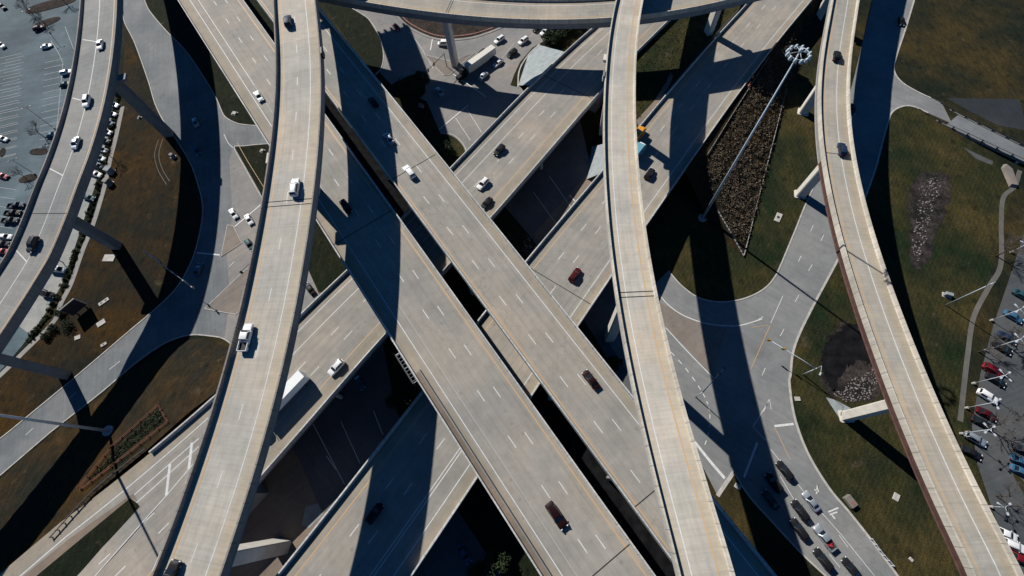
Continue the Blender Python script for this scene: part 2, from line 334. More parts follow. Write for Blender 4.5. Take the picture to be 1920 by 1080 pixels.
# ------------------------------------------------------------------ elevated roads
class Way:
    """a road in the air: left and right outer parapet lines traced at their own height -> centre line, constant width"""
    def __init__(s, Lp, Rp, zf, deg, ext=(90, 90), wdeg=0, zdeg=2):
        def ext3(pp):
            q = [P(x, y, zf(x, y)+1.0)-np.array([0, 0, 1.0]) for x, y in pp]     # the traced line is the parapet's top
            k = -1 if deg < 3 else 1; j = 0 if deg < 3 else -2
            a = q[0]-q[k]; b = q[-1]-q[j]; a[2] = b[2] = 0
            a /= np.linalg.norm(a[:2]); b /= np.linalg.norm(b[:2])
            out = [q[0]+a*d for d in (ext[0]*1.3, ext[0]*.65)]+q+[q[-1]+b*d for d in (ext[1]*.65, ext[1]*1.3)]
            d = []
            for u, v in zip(out, out[1:]):
                n = max(2, int(np.linalg.norm(v-u)/1.5)); d += [u+(v-u)*k/n for k in range(n)]
            return np.array(d)
        Lw, Rw = ext3(Lp), ext3(Rp); C = []; Wd = []
        core = [P(x, y, zf(x, y)+1.0)-np.array([0, 0, 1.0]) for x, y in Lp]
        for p in Lw:
            dist = np.hypot(*(Rw[:, :2]-p[:2]).T); i = int(dist.argmin())
            C.append((p+Rw[i])/2); Wd.append(dist[i])
        k0 = int(np.hypot(*(Lw[:, :2]-core[0][:2]).T).argmin()); k1 = int(np.hypot(*(Lw[:, :2]-core[-1][:2]).T).argmin())
        C = np.array(C[k0:k1+1]); Wd = np.array(Wd[k0:k1+1])
        t = np.concatenate([[0], np.cumsum(np.hypot(*np.diff(C[:, :2], axis=0).T))]); T = t[-1]
        fx, fy = np.polyfit(t/T, C[:, 0], deg), np.polyfit(t/T, C[:, 1], deg); fw = np.polyfit(t/T, Wd, wdeg)
        u = np.linspace(0, 1, 500); X, Y, Z, Wv = np.polyval(fx, u), np.polyval(fy, u), np.interp(u, t/T, C[:, 2]), np.polyval(fw, u)
        kz = np.ones(41)/41; Z = np.convolve(np.pad(Z, 20, 'edge'), kz, 'valid')
        a = np.concatenate([[0], np.cumsum(np.hypot(np.diff(X), np.diff(Y)))])
        S = np.arange(0, a[-1], 2.0); X, Y, Z, Wv = [np.interp(S, a, q) for q in (X, Y, Z, Wv)]
        d0 = np.array([X[0]-X[3], Y[0]-Y[3]]); d0 /= np.hypot(*d0); d1 = np.array([X[-1]-X[-4], Y[-1]-Y[-4]]); d1 /= np.hypot(*d1)
        e0 = np.arange(ext[0], 0, -2.0); e1 = np.arange(2.0, ext[1]+.1, 2.0)
        def run_on(x, y, n):
            # carry the road on beyond the frame with the curve it has at its end
            m_ = min(23, len(x)-1); a0 = math.atan2(y[3]-y[0], x[3]-x[0]); a1 = math.atan2(y[m_]-y[m_-3], x[m_]-x[m_-3]); k = (a1-a0+math.pi) % (2*math.pi)-math.pi; k = .6*k/40.0 if deg > 4 else 0.0
            h = a0+math.pi; px_, py_ = x[0], y[0]; out = []
            for _ in range(n): h += -k*2.0; px_ += 2*math.cos(h); py_ += 2*math.sin(h); out.append((px_, py_))
            return np.array(out)
        A0 = run_on(X, Y, len(e0))[::-1]; A1 = run_on(X[::-1], Y[::-1], len(e1))
        s.X = np.concatenate([A0[:, 0], X, A1[:, 0]]); s.Y = np.concatenate([A0[:, 1], Y, A1[:, 1]])
        s.Z = np.concatenate([Z[0]+0*e0, Z, Z[-1]+0*e1]); s.W = np.concatenate([Wv[0]+0*e0, Wv, Wv[-1]+0*e1])
        s.width = float(np.median(Wv)); s.wspread = (Wv.min(), Wv.max())
        s.S = np.concatenate([[0], np.cumsum(np.hypot(np.diff(s.X), np.diff(s.Y)))]); s.len = s.S[-1]
        tx, ty = np.gradient(s.X), np.gradient(s.Y); l = np.hypot(tx, ty); s.TX, s.TY = tx/l, ty/l
        # u runs from the traced left line to the traced right line
        mid = len(C)//2; side = 1.0
        lv = Lw[len(Lw)//2][:2]; i = int(np.hypot(s.X-lv[0], s.Y-lv[1]).argmin())
        if (lv[0]-s.X[i])*(-s.TY[i])+(lv[1]-s.Y[i])*s.TX[i] > 0: side = -1.0      # left line lies left of travel
        s.NXv, s.NYv = -s.TY*side, s.TX*side
        s.Lp, s.Rp = Lp, Rp
    def at(s, st, u, dz=0.0):
        x = np.interp(st, s.S, s.X); y = np.interp(st, s.S, s.Y); z = np.interp(st, s.S, s.Z)
        nx = np.interp(st, s.S, s.NXv); ny = np.interp(st, s.S, s.NYv)
        u = u*np.interp(st, s.S, s.W)/s.width
        return np.array([x+nx*u, y+ny*u, z+dz])
    def find(s, px, py, dz=0.0):
        """station, offset from the centre and height of the deck at a photo pixel"""
        z = float(np.mean(s.Z))
        for _ in range(6):
            p = P(px, py, z+dz); i = int(np.hypot(s.X-p[0], s.Y-p[1]).argmin())
            dx, dy = p[0]-s.X[i], p[1]-s.Y[i]
            st = s.S[i]+dx*s.TX[i]+dy*s.TY[i]; u = (dx*s.NXv[i]+dy*s.NYv[i])*s.width/s.W[i]; z = float(np.interp(st, s.S, s.Z))
        return st, u, z
    def heading(s, st):
        return math.atan2(np.interp(st, s.S, s.TY), np.interp(st, s.S, s.TX))
    def slope(s, st):
        return math.atan((np.interp(st+3, s.S, s.Z)-np.interp(st-3, s.S, s.Z))/6)
    def U(s, fr): return (fr-.5)*s.width
    def sweep(s, mb, prof, s0=None, s1=None, m=0, step=2.0, closed=True, uv=False):
        s0 = 0 if s0 is None else max(0, s0); s1 = s.S[-1] if s1 is None else min(s.S[-1], s1)
        n = max(1, int(math.ceil((s1-s0)/step))); sts = [s0+(s1-s0)*k/n for k in range(n+1)]
        rows = [[mb.vert(s.at(t, u, z)) for u, z in prof] for t in sts]
        K = len(prof); rng_ = range(K if closed else K-1)
        for a, b, t0, t1 in zip(rows, rows[1:], sts, sts[1:]):
            for k in rng_:
                q = (k+1) % K
                mb.face((a[k], a[q], b[q], b[k]), m, ((prof[k][0], t0), (prof[q][0], t0), (prof[q][0], t1), (prof[k][0], t1)) if uv else None)
        if closed: mb.face(rows[0][::-1], m, [(0, 0)]*K if uv else None); mb.face(rows[-1], m, [(0, 0)]*K if uv else None)
    def line(s, mb, fr, m=0, wd=.19, dash=None, s0=0, s1=None, ph=0, z=.012):
        u = s.U(fr); s1 = s.S[-1] if s1 is None else s1
        if dash is None: s.sweep(mb, [(u-wd/2, z), (u+wd/2, z)], s0, s1, m, closed=False); return
        t = s0+(ph % dash[1])
        while t < s1:
            s.sweep(mb, [(u-wd/2, z), (u+wd/2, z)], t, t+dash[0], m, closed=False); t += dash[1]

def build_way(w, name, label, cat, deckmat, para, lines, joints=(), girders=5, depth=1.9, gm='girder', split=None, split_mat=None, ledge=0.0, ledge_from=0, ph=1.0, joint_w=.22, pcut=None):
    root = empty(name, w.at(0, 0)*0); tag(root, label, cat)
    W2 = w.width/2
    d = MB(); w.sweep(d, [(-W2+.02, -.32), (W2-.02, -.32), (W2-.02, 0), (-W2+.02, 0)], uv=True); d.build('deck', M[deckmat], root)
    for sd in (-1, 1):
        b = MB(); p0_, p1_ = (pcut if pcut and sd < 0 else (None, None))
        prof = [(W2-.50, .002), (W2-.36, .30), (W2-.33, ph), (W2, ph), (W2, -.62), (W2-.16, -.62), (W2-.16, .002)]
        w.sweep(b, [(u*sd, z) for u, z in prof][::sd], p0_, p1_, uv=True); b.build('parapet', M[para], root)
    if ledge:
        b = MB(); u = -W2+ledge
        w.sweep(b, [(u-.35, .002), (u-.30, .95), (u+.0, .95), (u+.14, .3), (u+.2, .002)], ledge_from); b.build('inner_barrier', M[para], root)
        b = MB(); w.sweep(b, [(-W2+.34, .004), (u-.35, .004)], ledge_from, closed=False); b.build('ledge', M['dirt'], root)
    for k in range(girders):
        u = -W2+.62+(w.width-1.24)*k/(girders-1)
        prof = [(u-.28, -.322), (u-.28, -depth+.25), (u-.42, -depth), (u+.42, -depth), (u+.28, -depth+.25), (u+.28, -.322)]
        if split is None: b = MB(); w.sweep(b, prof); b.build('girder', M[gm], root)
        else:
            b = MB(); w.sweep(b, prof, split[0], split[1]); b.build('girder', M[split_mat], root)
            for a0, a1 in ((0, split[0]), (split[1], w.S[-1])):
                if a1-a0 > 4: b = MB(); w.sweep(b, prof, a0, a1); b.build('girder', M[gm], root)
    mats = {'w': 'white', 'y': 'yellow', 'f': 'white_dim'}
    for fr, kind, kw in lines:
        b = MB(); w.line(b, fr, **kw); o = b.build('lane_marking', M[mats[kind]], root)
    for px, py, *rest in joints:
        st, u, z = w.find(px, py); sk = rest[0] if rest else 0
        b = MB(); a = [w.at(st+dd+sk*sg, sg*(W2-.5), .018) for sg in (-1, 1) for dd in (-joint_w/2, joint_w/2)]
        b.poly([a[0], a[2], a[3], a[1]]); b.build('expansion_joint', M['joint'], root)
    return root

def pier_at(root, w, st, u=0.0, size=(2.0, 3.0), cap=None, depth=1.9, base=0.0, mat='pier', yaw=None, foot=0.0):
    """a column with its cap, standing on the ground under the deck"""
    p = w.at(st, u); h = w.heading(st) if yaw is None else yaw; zt = p[2]-depth
    b = MB(); capH = 1.6 if cap else 0
    hx, hy = size[0]/2, size[1]/2; ch = .25
    def ring(z, k=1.0):
        pts = [(-hx+ch, -hy), (hx-ch, -hy), (hx, -hy+ch), (hx, hy-ch), (hx-ch, hy), (-hx+ch, hy), (-hx, hy-ch), (-hx, -hy+ch)]
        return [(p[0]+x*k*math.cos(h)-y*k*math.sin(h), p[1]+x*k*math.sin(h)+y*k*math.cos(h), z) for x, y in pts]
    b.ring_loft([ring(base-1), ring(zt-capH)]); o = b.build('pier', M[mat], root)
    if foot:
        f = MB(); f.ring_loft([ring(base-.3, foot), ring(base+.25, foot)]); f.build('footing', M[mat], o)
    if cap:
        c = MB(); cl = cap/2; q = hx+.12
        def row(x): return [(x, -hy), (x, -cl+.001), (x, -cl), (x, cl), (x, hy)]
        prof = [(-hy, zt-capH), (-cl, zt-.75), (-cl, zt+.01), (cl, zt+.01), (cl, zt-.75), (hy, zt-capH)]
        A = [[(p[0]+x*math.cos(h)-y*math.sin(h), p[1]+x*math.sin(h)+y*math.cos(h), z) for y, z in prof] for x in (-q, q)]
        c.ring_loft(A); c.build('pier_cap', M[mat], o)
    return o
def bent(root, w, st, cols, width, depth=1.9, base=0.0, mat='pier', size=1.3, skew=None):
    """a row of columns under one long cap beam"""
    h = w.heading(st) if skew is None else skew
    zt = w.at(st, 0)[2]-depth; nx, ny = -math.sin(h), math.cos(h)
    p = w.at(st, 0)
    c = MB(); c.box((p[0], p[1], zt-.7), (1.5, width, 1.4), h); o = c.build('bent_cap', M[mat], root)
    for u in cols:
        b = MB(); q = (p[0]+nx*u, p[1]+ny*u)
        b.tube([(q[0], q[1], base-1), (q[0], q[1], zt-1.4)], size/2, 10); b.build('pier', M[mat], o)
    return o

zl = lambda a, b: (lambda x, y: a+(b-a)*y/1080.0)
PH = 1.0
R1 = Way([(148, 0), (146, 53), (139, 98), (130, 151), (113, 218), (88, 292), (67, 350), (39, 410), (0, 491)],
         [(220, 0), (215, 70), (202, 169), (180, 253), (143, 350), (120, 420), (89, 498), (54, 579), (32, 624), (0, 674)], lambda x, y: 28-max(0, y)/350+ (0 if y < 350 else -(y-350)/330*4.6), 5)
R2 = Way([(512, 0), (516, 81), (518, 141), (513, 211), (506, 278), (492, 350), (478, 449), (457, 522), (436, 624), (415, 702), (376, 823), (324, 971), (287, 1080)],
         [(590, 0), (597, 70), (601, 141), (601, 204), (595, 281), (590, 334), (583, 438), (566, 519), (548, 617), (527, 700), (506, 788), (474, 911), (440, 999), (412, 1080)], zl(43.5, 37.5), 6)
R3 = Way([(600, -46), (692, -36), (752, -26), (847, -13), (940, -7), (1045, -4), (1150, -6), (1272, -23), (1352, -40)],
         [(600, -16), (692, 5), (752, 17), (847, 28.5), (940, 34), (1045, 37), (1147, 35), (1205, 29), (1272, 16), (1352, 2)], lambda x, y: 24.5, 4, ext=(60, 16))
R4 = Way([(1154, 0), (1146, 35), (1137, 98), (1133, 169), (1132, 229), (1133, 281), (1135, 350), (1140, 420), (1148, 491), (1158, 561), (1169, 631), (1186, 719), (1202, 788), (1225, 876), (1250, 981), (1274, 1080)],
         [(1206, 0), (1202, 35), (1195, 84), (1193, 148), (1192, 211), (1194, 274), (1202, 371), (1211, 420), (1220, 480), (1230, 540), (1246, 610), (1260, 667), (1271, 715), (1288, 781), (1306, 848), (1327, 911), (1352, 988), (1378, 1080)], zl(32, 44), 6)
R5 = Way([(1561, 0), (1552, 42), (1544, 91), (1540, 141), (1539, 197), (1542, 253), (1547, 299), (1556, 350), (1568, 413), (1585, 480), (1603, 547), (1628, 610), (1652, 677), (1680, 746), (1709, 816), (1740, 890), (1772, 957), (1807, 1027), (1833, 1080)],
         [(1612, 0), (1605, 53), (1598, 106), (1594, 151), (1592, 197), (1596, 246), (1605, 299), (1617, 350), (1631, 406), (1649, 459), (1670, 522), (1691, 579), (1719, 649), (1747, 726), (1761, 753), (1786, 813), (1821, 890), (1856, 960), (1895, 1034), (1920, 1080)], zl(19, 28.5), 6)
zF, zG = 22.4, 13.5
zf_ = lambda x, y: 26.3-4.9*y/1080
F1 = Way([(332, 0), (500, 267), (588, 403), (749, 656), (854, 834), (1012, 1080)], [(464, 10), (601, 200), (759, 424), (960, 702), (1232, 1080)], zf_, 1, wdeg=1)
F2 = Way([(511, 38), (601, 155), (657, 243), (812, 441), (960, 635), (1137, 890), (1280, 1080)], [(595, 7), (685, 123), (844, 310), (1049, 572), (1199, 765), (1327, 908), (1460, 1080)], zf_, 2, wdeg=1)
def zg(x, y): return zG-min(6.0, max(0, (560-y)/330.0)*4.6)-min(6.0, max(0, (y-590)/320.0)*4.8)
def zg2(x, y): return zG-min(6.5, max(0, (580-y)/200.0)*4.6)-max(0, (y-800)/300.0)*1.5
G1 = Way([(99, 1006), (137, 965), (176, 925), (225, 882), (274, 841), (340, 784), (405, 730), (555, 593), (650, 515), (844, 311), (940, 213), (1053, 106), (1105, 53)],
         [(328, 1080), (478, 909), (601, 774), (722, 631), (915, 405), (1046, 267), (1132, 165), (1197, 88), (1246, 40)], zg, 4, wdeg=3, ext=(70, 110))
G2 = Way([(513, 1080), (611, 960), (678, 872), (787, 739), (986, 491), (1132, 313), (1197, 240), (1257, 165), (1340, 70), (1390, 20)],
         [(773, 1080), (893, 897), (1084, 610), (1151, 512), (1246, 371), (1285, 313), (1324, 260), (1380, 190), (1440, 98), (1500, 20)], zg2, 3, wdeg=2, ext=(70, 110))
import os
if os.environ.get('WAYDBG'):
    for n, w in (('R1', R1), ('R2', R2), ('R3', R3), ('R4', R4), ('R5', R5), ('F1', F1), ('F2', F2), ('G1', G1), ('G2', G2)):
        print('WAY', n, 'w %.2f' % w.width, 'spread %.1f-%.1f' % w.wspread, 'len %.0f' % w.len, 'z %.1f..%.1f' % (w.Z[0], w.Z[-1]), [[int(round((w.find(x,y,1.0)[1]-sg*w.width/2)*10)) for x,y in pp] for sg,pp in ((-1,w.Lp),(1,w.Rp))])

def deckmat(key, name, w, col, lanes, edges, **kw):
    M[key] = pavement(name, col, lanes=[w.U(f) for f in lanes], edges=[w.U(f) for f in edges], **kw)
deckmat('d1', 'west_ramp_concrete', R1, (.255, .258, .25), (.665,), (.12, .86), streak='across', dirt=.38, joint=6.0, warm=(.36, .33, .30), crack=.3)
deckmat('d2', 'wide_ramp_concrete', R2, (.455, .432, .382), (.30, .59), (.155, .735), streak='across', dirt=.34, joint=6.0, crack=.25)
deckmat('d3', 'top_ramp_concrete', R3, (.345, .325, .285), (.5,), (.25, .75), streak='across', dirt=.38, joint=6.0, crack=.3)
deckmat('d4', 'cream_ramp_concrete', R4, (.455, .432, .382), (.51,), (.24, .74), streak='across', dirt=.34, joint=5.0, crack=.25)
deckmat('d5', 'east_ramp_concrete', R5, (.355, .34, .30), (.42,), (.22, .66), streak='across', dirt=.38, joint=6.0, crack=.3)
deckmat('dF1', 'freeway_concrete', F1, (.315, .300, .270), (.25, .43, .64, .825), (.175, .93), streak='long', dirt=.5, crack=.5)
deckmat('dF2', 'freeway_concrete', F2, (.315, .300, .270), (.185, .42, .68), (.06, .83), streak='long', dirt=.5, crack=.5)
deckmat('dG1', 'lower_concrete', G1, (.298, .284, .258), (.21, .38, .553, .73), (.12, .84), streak='long', dirt=.55, crack=.6)
deckmat('dG2', 'lower_concrete', G2, (.298, .284, .258), (.225, .405, .59, .77), (.12, .87), streak='long', dirt=.55, crack=.6)
ws = lambda fr, k='w', **kw: (fr, k, kw)
D12 = (3.05, 12.19)
r1 = build_way(R1, 'ramp_viaduct', 'high curved ramp at the far left above the parking lot, white ticks on its shoulder', 'viaduct', 'd1', 'para_d',
               [ws(.47), ws(.86, 'y', wd=.26)], [(112, 400, 0)], girders=4, gm='girder')
r2 = build_way(R2, 'ramp_viaduct', 'wide two-lane curved ramp left of centre crossing above the diagonal freeway', 'viaduct', 'd2', 'para_d',
               [ws(.155, 'y', wd=.26), ws(.45, 'w', dash=D12), ws(.735)], [(540, 385, 0), (541, 376, 0)], girders=5)
r3 = build_way(R3, 'ramp_viaduct', 'curved ramp sweeping across the top edge of the interchange over the street junction', 'viaduct', 'd3', 'para_c',
               [ws(.22, 'w'), ws(.78, 'y')], [(843, 8), (847, 8)], girders=4, depth=2.6)
r4 = build_way(R4, 'ramp_viaduct', 'narrow cream-edged ramp right of centre with white and yellow lines, topmost of all decks', 'viaduct', 'd4', 'para_c',
               [ws(.26), ws(.755, 'y', wd=.26)], [(1198, 547), (1200, 556)], girders=4, depth=2.2)
st5a = R5.find(1580, 300)[0]; st5b = R5.S[-1]
r5 = build_way(R5, 'ramp_viaduct', 'narrow ramp curving down the right side, reddish-brown steel girder under its edge', 'viaduct', 'd5', 'para_c',
               [ws(.22, 'y', wd=.2), ws(.615)], [(1575, 289)], girders=4, depth=2.5, split=sorted((st5a, st5b)), split_mat='steel')
f1 = build_way(F1, 'freeway_viaduct', 'left roadway of the diagonal freeway, with a ledge outside its left barrier', 'viaduct', 'dF1', 'para',
               [ws(.19), ws(.317, 'w', s0=0, s1=F1.find(482, 157)[0]), ws(.317, 'f', wd=.12, s0=F1.find(482, 157)[0]), ws(.543, 'w', dash=D12), ws(.73, 'w', dash=D12, ph=1.5), ws(.92, 'y', wd=.28)], [(683, 425, 0), (1152, 1045, 0)], girders=8, ledge=1.8, ledge_from=F1.find(775, 700, 1)[0], depth=2.6)
f2 = build_way(F2, 'freeway_viaduct', 'right roadway of the diagonal freeway, running beneath the cream-edged ramp', 'viaduct', 'dF2', 'para',
               [ws(.065, 'y', wd=.28), ws(.302, 'w', dash=D12), ws(.543, 'w', dash=D12, ph=2), ws(.815)], [(795, 302, 0), (1215, 930, 0)], girders=8, depth=2.6)
g1 = build_way(G1, 'freeway_bridge', 'lower roadway under the diagonal freeway, the upper left one carrying the long white trailer', 'bridge', 'dG1', 'para',
               [ws(.125), ws(.29), ws(.472, 'w', dash=D12), ws(.635, 'w', dash=D12, ph=1.5), ws(.825, 'y', wd=.26)], [(1090, 175, 0)], girders=9, pcut=(G1.find(274, 841, 1)[0], None))
sG2 = G2.find(905, 720)[0]
g2 = build_way(G2, 'freeway_bridge', 'lower roadway under the diagonal freeway, the lower right one carrying the dark red SUV', 'bridge', 'dG2', 'para',
               [ws(.135, 'y', wd=.26), ws(.315, 'w', dash=D12), ws(.497, 'w', dash=D12, ph=1.5), ws(.86), ws(.685, 'w', s0=0, s1=sG2), ws(.715, 'w', s0=0, s1=sG2)], [(1040, 530, 0)], girders=9)
for w_, nm in ((f1, 0), (f2, 0)): pass
# shoulder hatch ticks on the far-left ramp
b = MB()
for px, py in ((168, 76), (143, 188), (107, 322), (44, 480), (-10, 640)):
    st, u, z = R1.find(px, py); u0, u1 = R1.U(.10), R1.U(.47)
    a = [R1.at(st-1.6, u0, .015), R1.at(st-1.25, u0, .015), R1.at(st+1.75, u1, .015), R1.at(st+1.4, u1, .015)]
    b.poly(a)
b.build('shoulder_marking', M['white'], r1)
# chevron bars in the gore of the lower roadway
b = MB()
for p0, p1 in (((360, 830), (354, 880)), ((319, 870), (312, 929))):
    s0_, u0_, _ = G1.find(*p0); s1_, u1_, _ = G1.find(*p1)
    q0, q1 = G1.at(s0_, u0_, .016), G1.at(s1_, u1_, .016); d = q1-q0; d /= np.linalg.norm(d); n = np.array([-d[1], d[0], 0])*.35
    b.poly([q0-n, q1-n, q1+n, q0+n])
for p0, p1 in (((373, 822), (248, 931)), ((402, 823), (312, 929)), ((312, 929), (178, 1080))):
    s0_, u0_, _ = G1.find(*p0); s1_, u1_, _ = G1.find(*p1)
    q0, q1 = G1.at(s0_, u0_, .014), G1.at(s1_, u1_, .014); d = q1-q0; d /= np.linalg.norm(d); n = np.array([-d[1], d[0], 0])*.12
    b.poly([q0-n, q1-n, q1+n, q0+n])
b.build('gore_marking', M['white'], g1)

# piers
def pier_from_base(root, w, base, **kw):
    """stand a pier where the photo shows its foot, under the nearest station of the deck"""
    q = P(*base); i = int(np.hypot(w.X-q[0], w.Y-q[1]).argmin()); st = float(w.S[i])
    u = (q[0]-w.X[i])*w.NXv[i]+(q[1]-w.Y[i])*w.NYv[i]
    if abs(u) > w.width/2-1.5: u = math.copysign(w.width/2-2.5, u)
    return pier_at(root, w, st, u, **kw)
for bpx in ((318, 250), (218, 466), (126, 697)): pier_from_base(r1, R1, bpx, size=(2.6, 3.4), cap=9.0, mat='girder', foot=1.0)
for bpx in ((505, 1012), (470, 470), (560, 130)): pier_from_base(r2, R2, bpx, size=(3.0, 4.0), cap=9.5)
for bpx in ((857, 122), (1290, 60)): pier_from_base(r3, R3, bpx, size=(2.2, 3.2), cap=7.0, depth=2.6)
for bpx in ((1142, 632), (1130, 250)): pier_from_base(r4, R4, bpx, size=(2.2, 2.8), cap=7.0, depth=2.2)
for bpx in ((1505, 214), (1500, 364), (1588, 788), (1530, 40)): pier_from_base(r5, R5, bpx, size=(2.4, 2.8), cap=7.0, depth=2.5, foot=1.3)
for w_, rt, pts in ((F1, f1, ((560, 250), (645, 500), (760, 560), (905, 790), (1010, 960))), (F2, f2, ((690, 230), (835, 497), (912, 600), (1012, 728), (1150, 905)))):
    for px, py in pts:
        st = w_.find(px, py)[0]; bent(rt, w_, st, [w_.U(.18), w_.U(.5), w_.U(.82)], w_.width-1.4, base=0.0)
for w_, rt, pts in ((G1, g1, ((570, 680), (690, 560), (870, 370), (985, 260))), (G2, g2, ((720, 900), (840, 780), (1010, 600), (1120, 470)))):
    for px, py in pts:
        st = w_.find(px, py)[0]; bent(rt, w_, st, [w_.U(f_) for f_ in (.12, .31, .5, .69, .88)], w_.width-1.6, size=1.1, skew=w_.heading(st)+R(-8))
# solid approach walls where the lower roadways leave their bridges
for w_, rt, a0, a1 in ((G1, g1, 0, G1.find(415, 860)[0]), (G1, g1, G1.find(1090, 165)[0], G1.S[-1]), (G2, g2, 0, G2.find(520, 1170)[0]), (G2, g2, G2.find(1235, 270)[0], G2.S[-1])):
    b = MB(); W2 = w_.width/2
    lo = lambda u: (u, -w_.Z.max()-1)
    w_.sweep(b, [(-W2+.2, -.63), (-W2+.2, -16), (W2-.2, -16), (W2-.2, -.63)], min(a0, a1), max(a0, a1)); b.build('approach_wall', M['girder'], rt)
# ------------------------------------------------------------------ ground, streets, verges
from mathutils.geometry import tessellate_polygon
def area(name, px, mat, z=0.0, lay=0.02, smooth=0, zf=None, rag=0.0):
    """a flat sheet of ground, street or paving with an outline traced on the photo"""
    pts = chaikin(px, smooth) if smooth else px
    if rag:
        rr = random.Random(len(px)*7+int(px[0][0])); pts = chaikin(chaikin(px, 2), 1); pts = [p+np.array([rr.gauss(0, rag), rr.gauss(0, rag)]) for p in pts]
    W = [P(x, y, z if zf is None else zf(x, y)) for x, y in pts]
    W = [np.array([p[0], p[1], p[2]+lay]) for p in W]
    tris = tessellate_polygon([[Vector((p[0], p[1], 0)) for p in W]])
    b = MB(); ids = [b.vert(p) for p in W]
    for t in tris:
        a, c, d = [Vector(W[i]) for i in t]
        if (c-a).cross(d-a).z < 0: t = t[::-1]
        b.face([ids[i] for i in t])
    return struct(b.build(name, M[mat]))
def loft_ground(name, top, bot, mat, n=40, k=8, z0=0.0, ztop=None, zbot=None, bulge=0.0):
    """a graded slope between two traced lines at different heights"""
    def res(pp, zf):
        q = np.array([P(x, y, zf(x, y)) for x, y in pp]); t = np.concatenate([[0], np.cumsum(np.linalg.norm(np.diff(q, axis=0), axis=1))]); u = np.linspace(0, t[-1], n)
        return np.array([np.interp(u, t, q[:, i]) for i in range(3)]).T
    A, B = res(top, ztop), res(bot, zbot); b = MB(); rows = []
    G = []
    for i in range(n):
        r = []
        for j in range(k+1):
            f = j/k; p = A[i]*(1-f)+B[i]*f; p[2] += bulge*math.sin(math.pi*f)+(.06*math.sin(i*1.7+j*2.3) if 0 < j < k else 0); r.append(b.vert(p)); G.append(p)
        rows.append(r)
    for r0, r1 in zip(rows, rows[1:]):
        for j in range(k):
            q = (r0[j], r0[j+1], r1[j+1], r1[j]); a, c, d = [Vector(b.v[x]) for x in q[:3]]
            b.face(q if (c-a).cross(d-a).z > 0 else q[::-1], 0, None, True)
    o = struct(b.build(name, M[mat])); return o, np.array(G)
def z_near(G, px, py):
    pr = np.array([proj(p) for p in G]); return float(G[int(np.hypot(pr[:, 0]-px, pr[:, 1]-py).argmin()), 2])
def strip(name, px, w, mat, z0=0.0, h=.15, smooth=True, side=0.0, closed=False, zf=None):
    """a kerb or painted line following a traced line"""
    pts = spline(px) if smooth and len(px) > 2 else [np.array(p, float) for p in px]
    W = [P(x, y, z0 if zf is None else zf(x, y)) for x, y in pts]; b = MB(); rows = []
    n = len(W)
    for i, p in enumerate(W):
        d = W[min(i+1, n-1)]-W[max(i-1, 0)]; d /= np.linalg.norm(d[:2])+1e-9; nn = np.array([-d[1], d[0], 0])
        if h > .03: rows.append([b.vert(p-nn*w/2+[0, 0, -.1]), b.vert(p+nn*w/2+[0, 0, -.1]), b.vert(p+nn*w/2+[0, 0, h]), b.vert(p-nn*w/2+[0, 0, h])])
        else: rows.append([b.vert(p-nn*w/2+[0, 0, h]), b.vert(p+nn*w/2+[0, 0, h])])
    for a, c in zip(rows, rows[1:]):
        if h > .03:
            for q in range(4): b.face((a[q], a[(q+1) % 4], c[(q+1) % 4], c[q]))
        else: b.face((a[1], a[0], c[0], c[1]) if False else (a[0], c[0], c[1], a[1])[::-1])
    if h > .03: b.face(rows[0][::-1]); b.face(rows[-1])
    return struct(b.build(name, M[mat]))
def dashes(px0, px1, n, frac, w, mat='white', h=.105):
    A, B = P(*px0), P(*px1); b = MB()
    d = (B-A); L = np.linalg.norm(d); d /= L; nn = np.array([-d[1], d[0], 0])
    for k in range(n):
        a = A+d*L*k/n; c = a+d*L/n*frac
        b.poly([q+np.array([0, 0, h]) for q in (a-nn*w/2, c-nn*w/2, c+nn*w/2, a+nn*w/2)])
    return struct(b.build('road_marking', M[mat]))
def mark(px, w=.15, mat='white', h=.105, smooth=True): return strip('road_marking', px, w, mat, 0, h if h < .03 else .02, smooth) if False else _mark(px, w, mat, h, smooth)
def _mark(px, w, mat, h, smooth):
    pts = spline(px) if smooth and len(px) > 2 else [np.array(p, float) for p in px]
    W = [P(x, y, h) for x, y in pts]; b = MB(); rows = []
    for i, p in enumerate(W):
        d = W[min(i+1, len(W)-1)]-W[max(i-1, 0)]; d /= np.linalg.norm(d)+1e-9; nn = np.array([-d[1], d[0], 0])
        rows.append([b.vert(p-nn*w/2), b.vert(p+nn*w/2)])
    for a, c in zip(rows, rows[1:]): b.face((a[0], c[0], c[1], a[1])[::-1])
    return struct(b.build('road_marking', M[mat]))

# base sheet
g = MB(); N_ = 60
for i in range(N_+1):
    for j in range(N_+1): g.vert((-900+1800*i/N_, -500+1500*j/N_, 0))
for i in range(N_):
    for j in range(N_): q = i*(N_+1)+j; g.face((q, q+N_+1, q+N_+2, q+1))
struct(g.build('ground', M['grass']))

M['shade_and_mud'] = plain('painted_shade_and_mud', (.009, .009, .010), 1, var=.5, vs=.4); M['shade_and_mud'].node_tree.nodes['Principled BSDF'].inputs['Specular IOR Level'].default_value = .05  # near-black: shade of the deck gap painted in, also dark pond mud
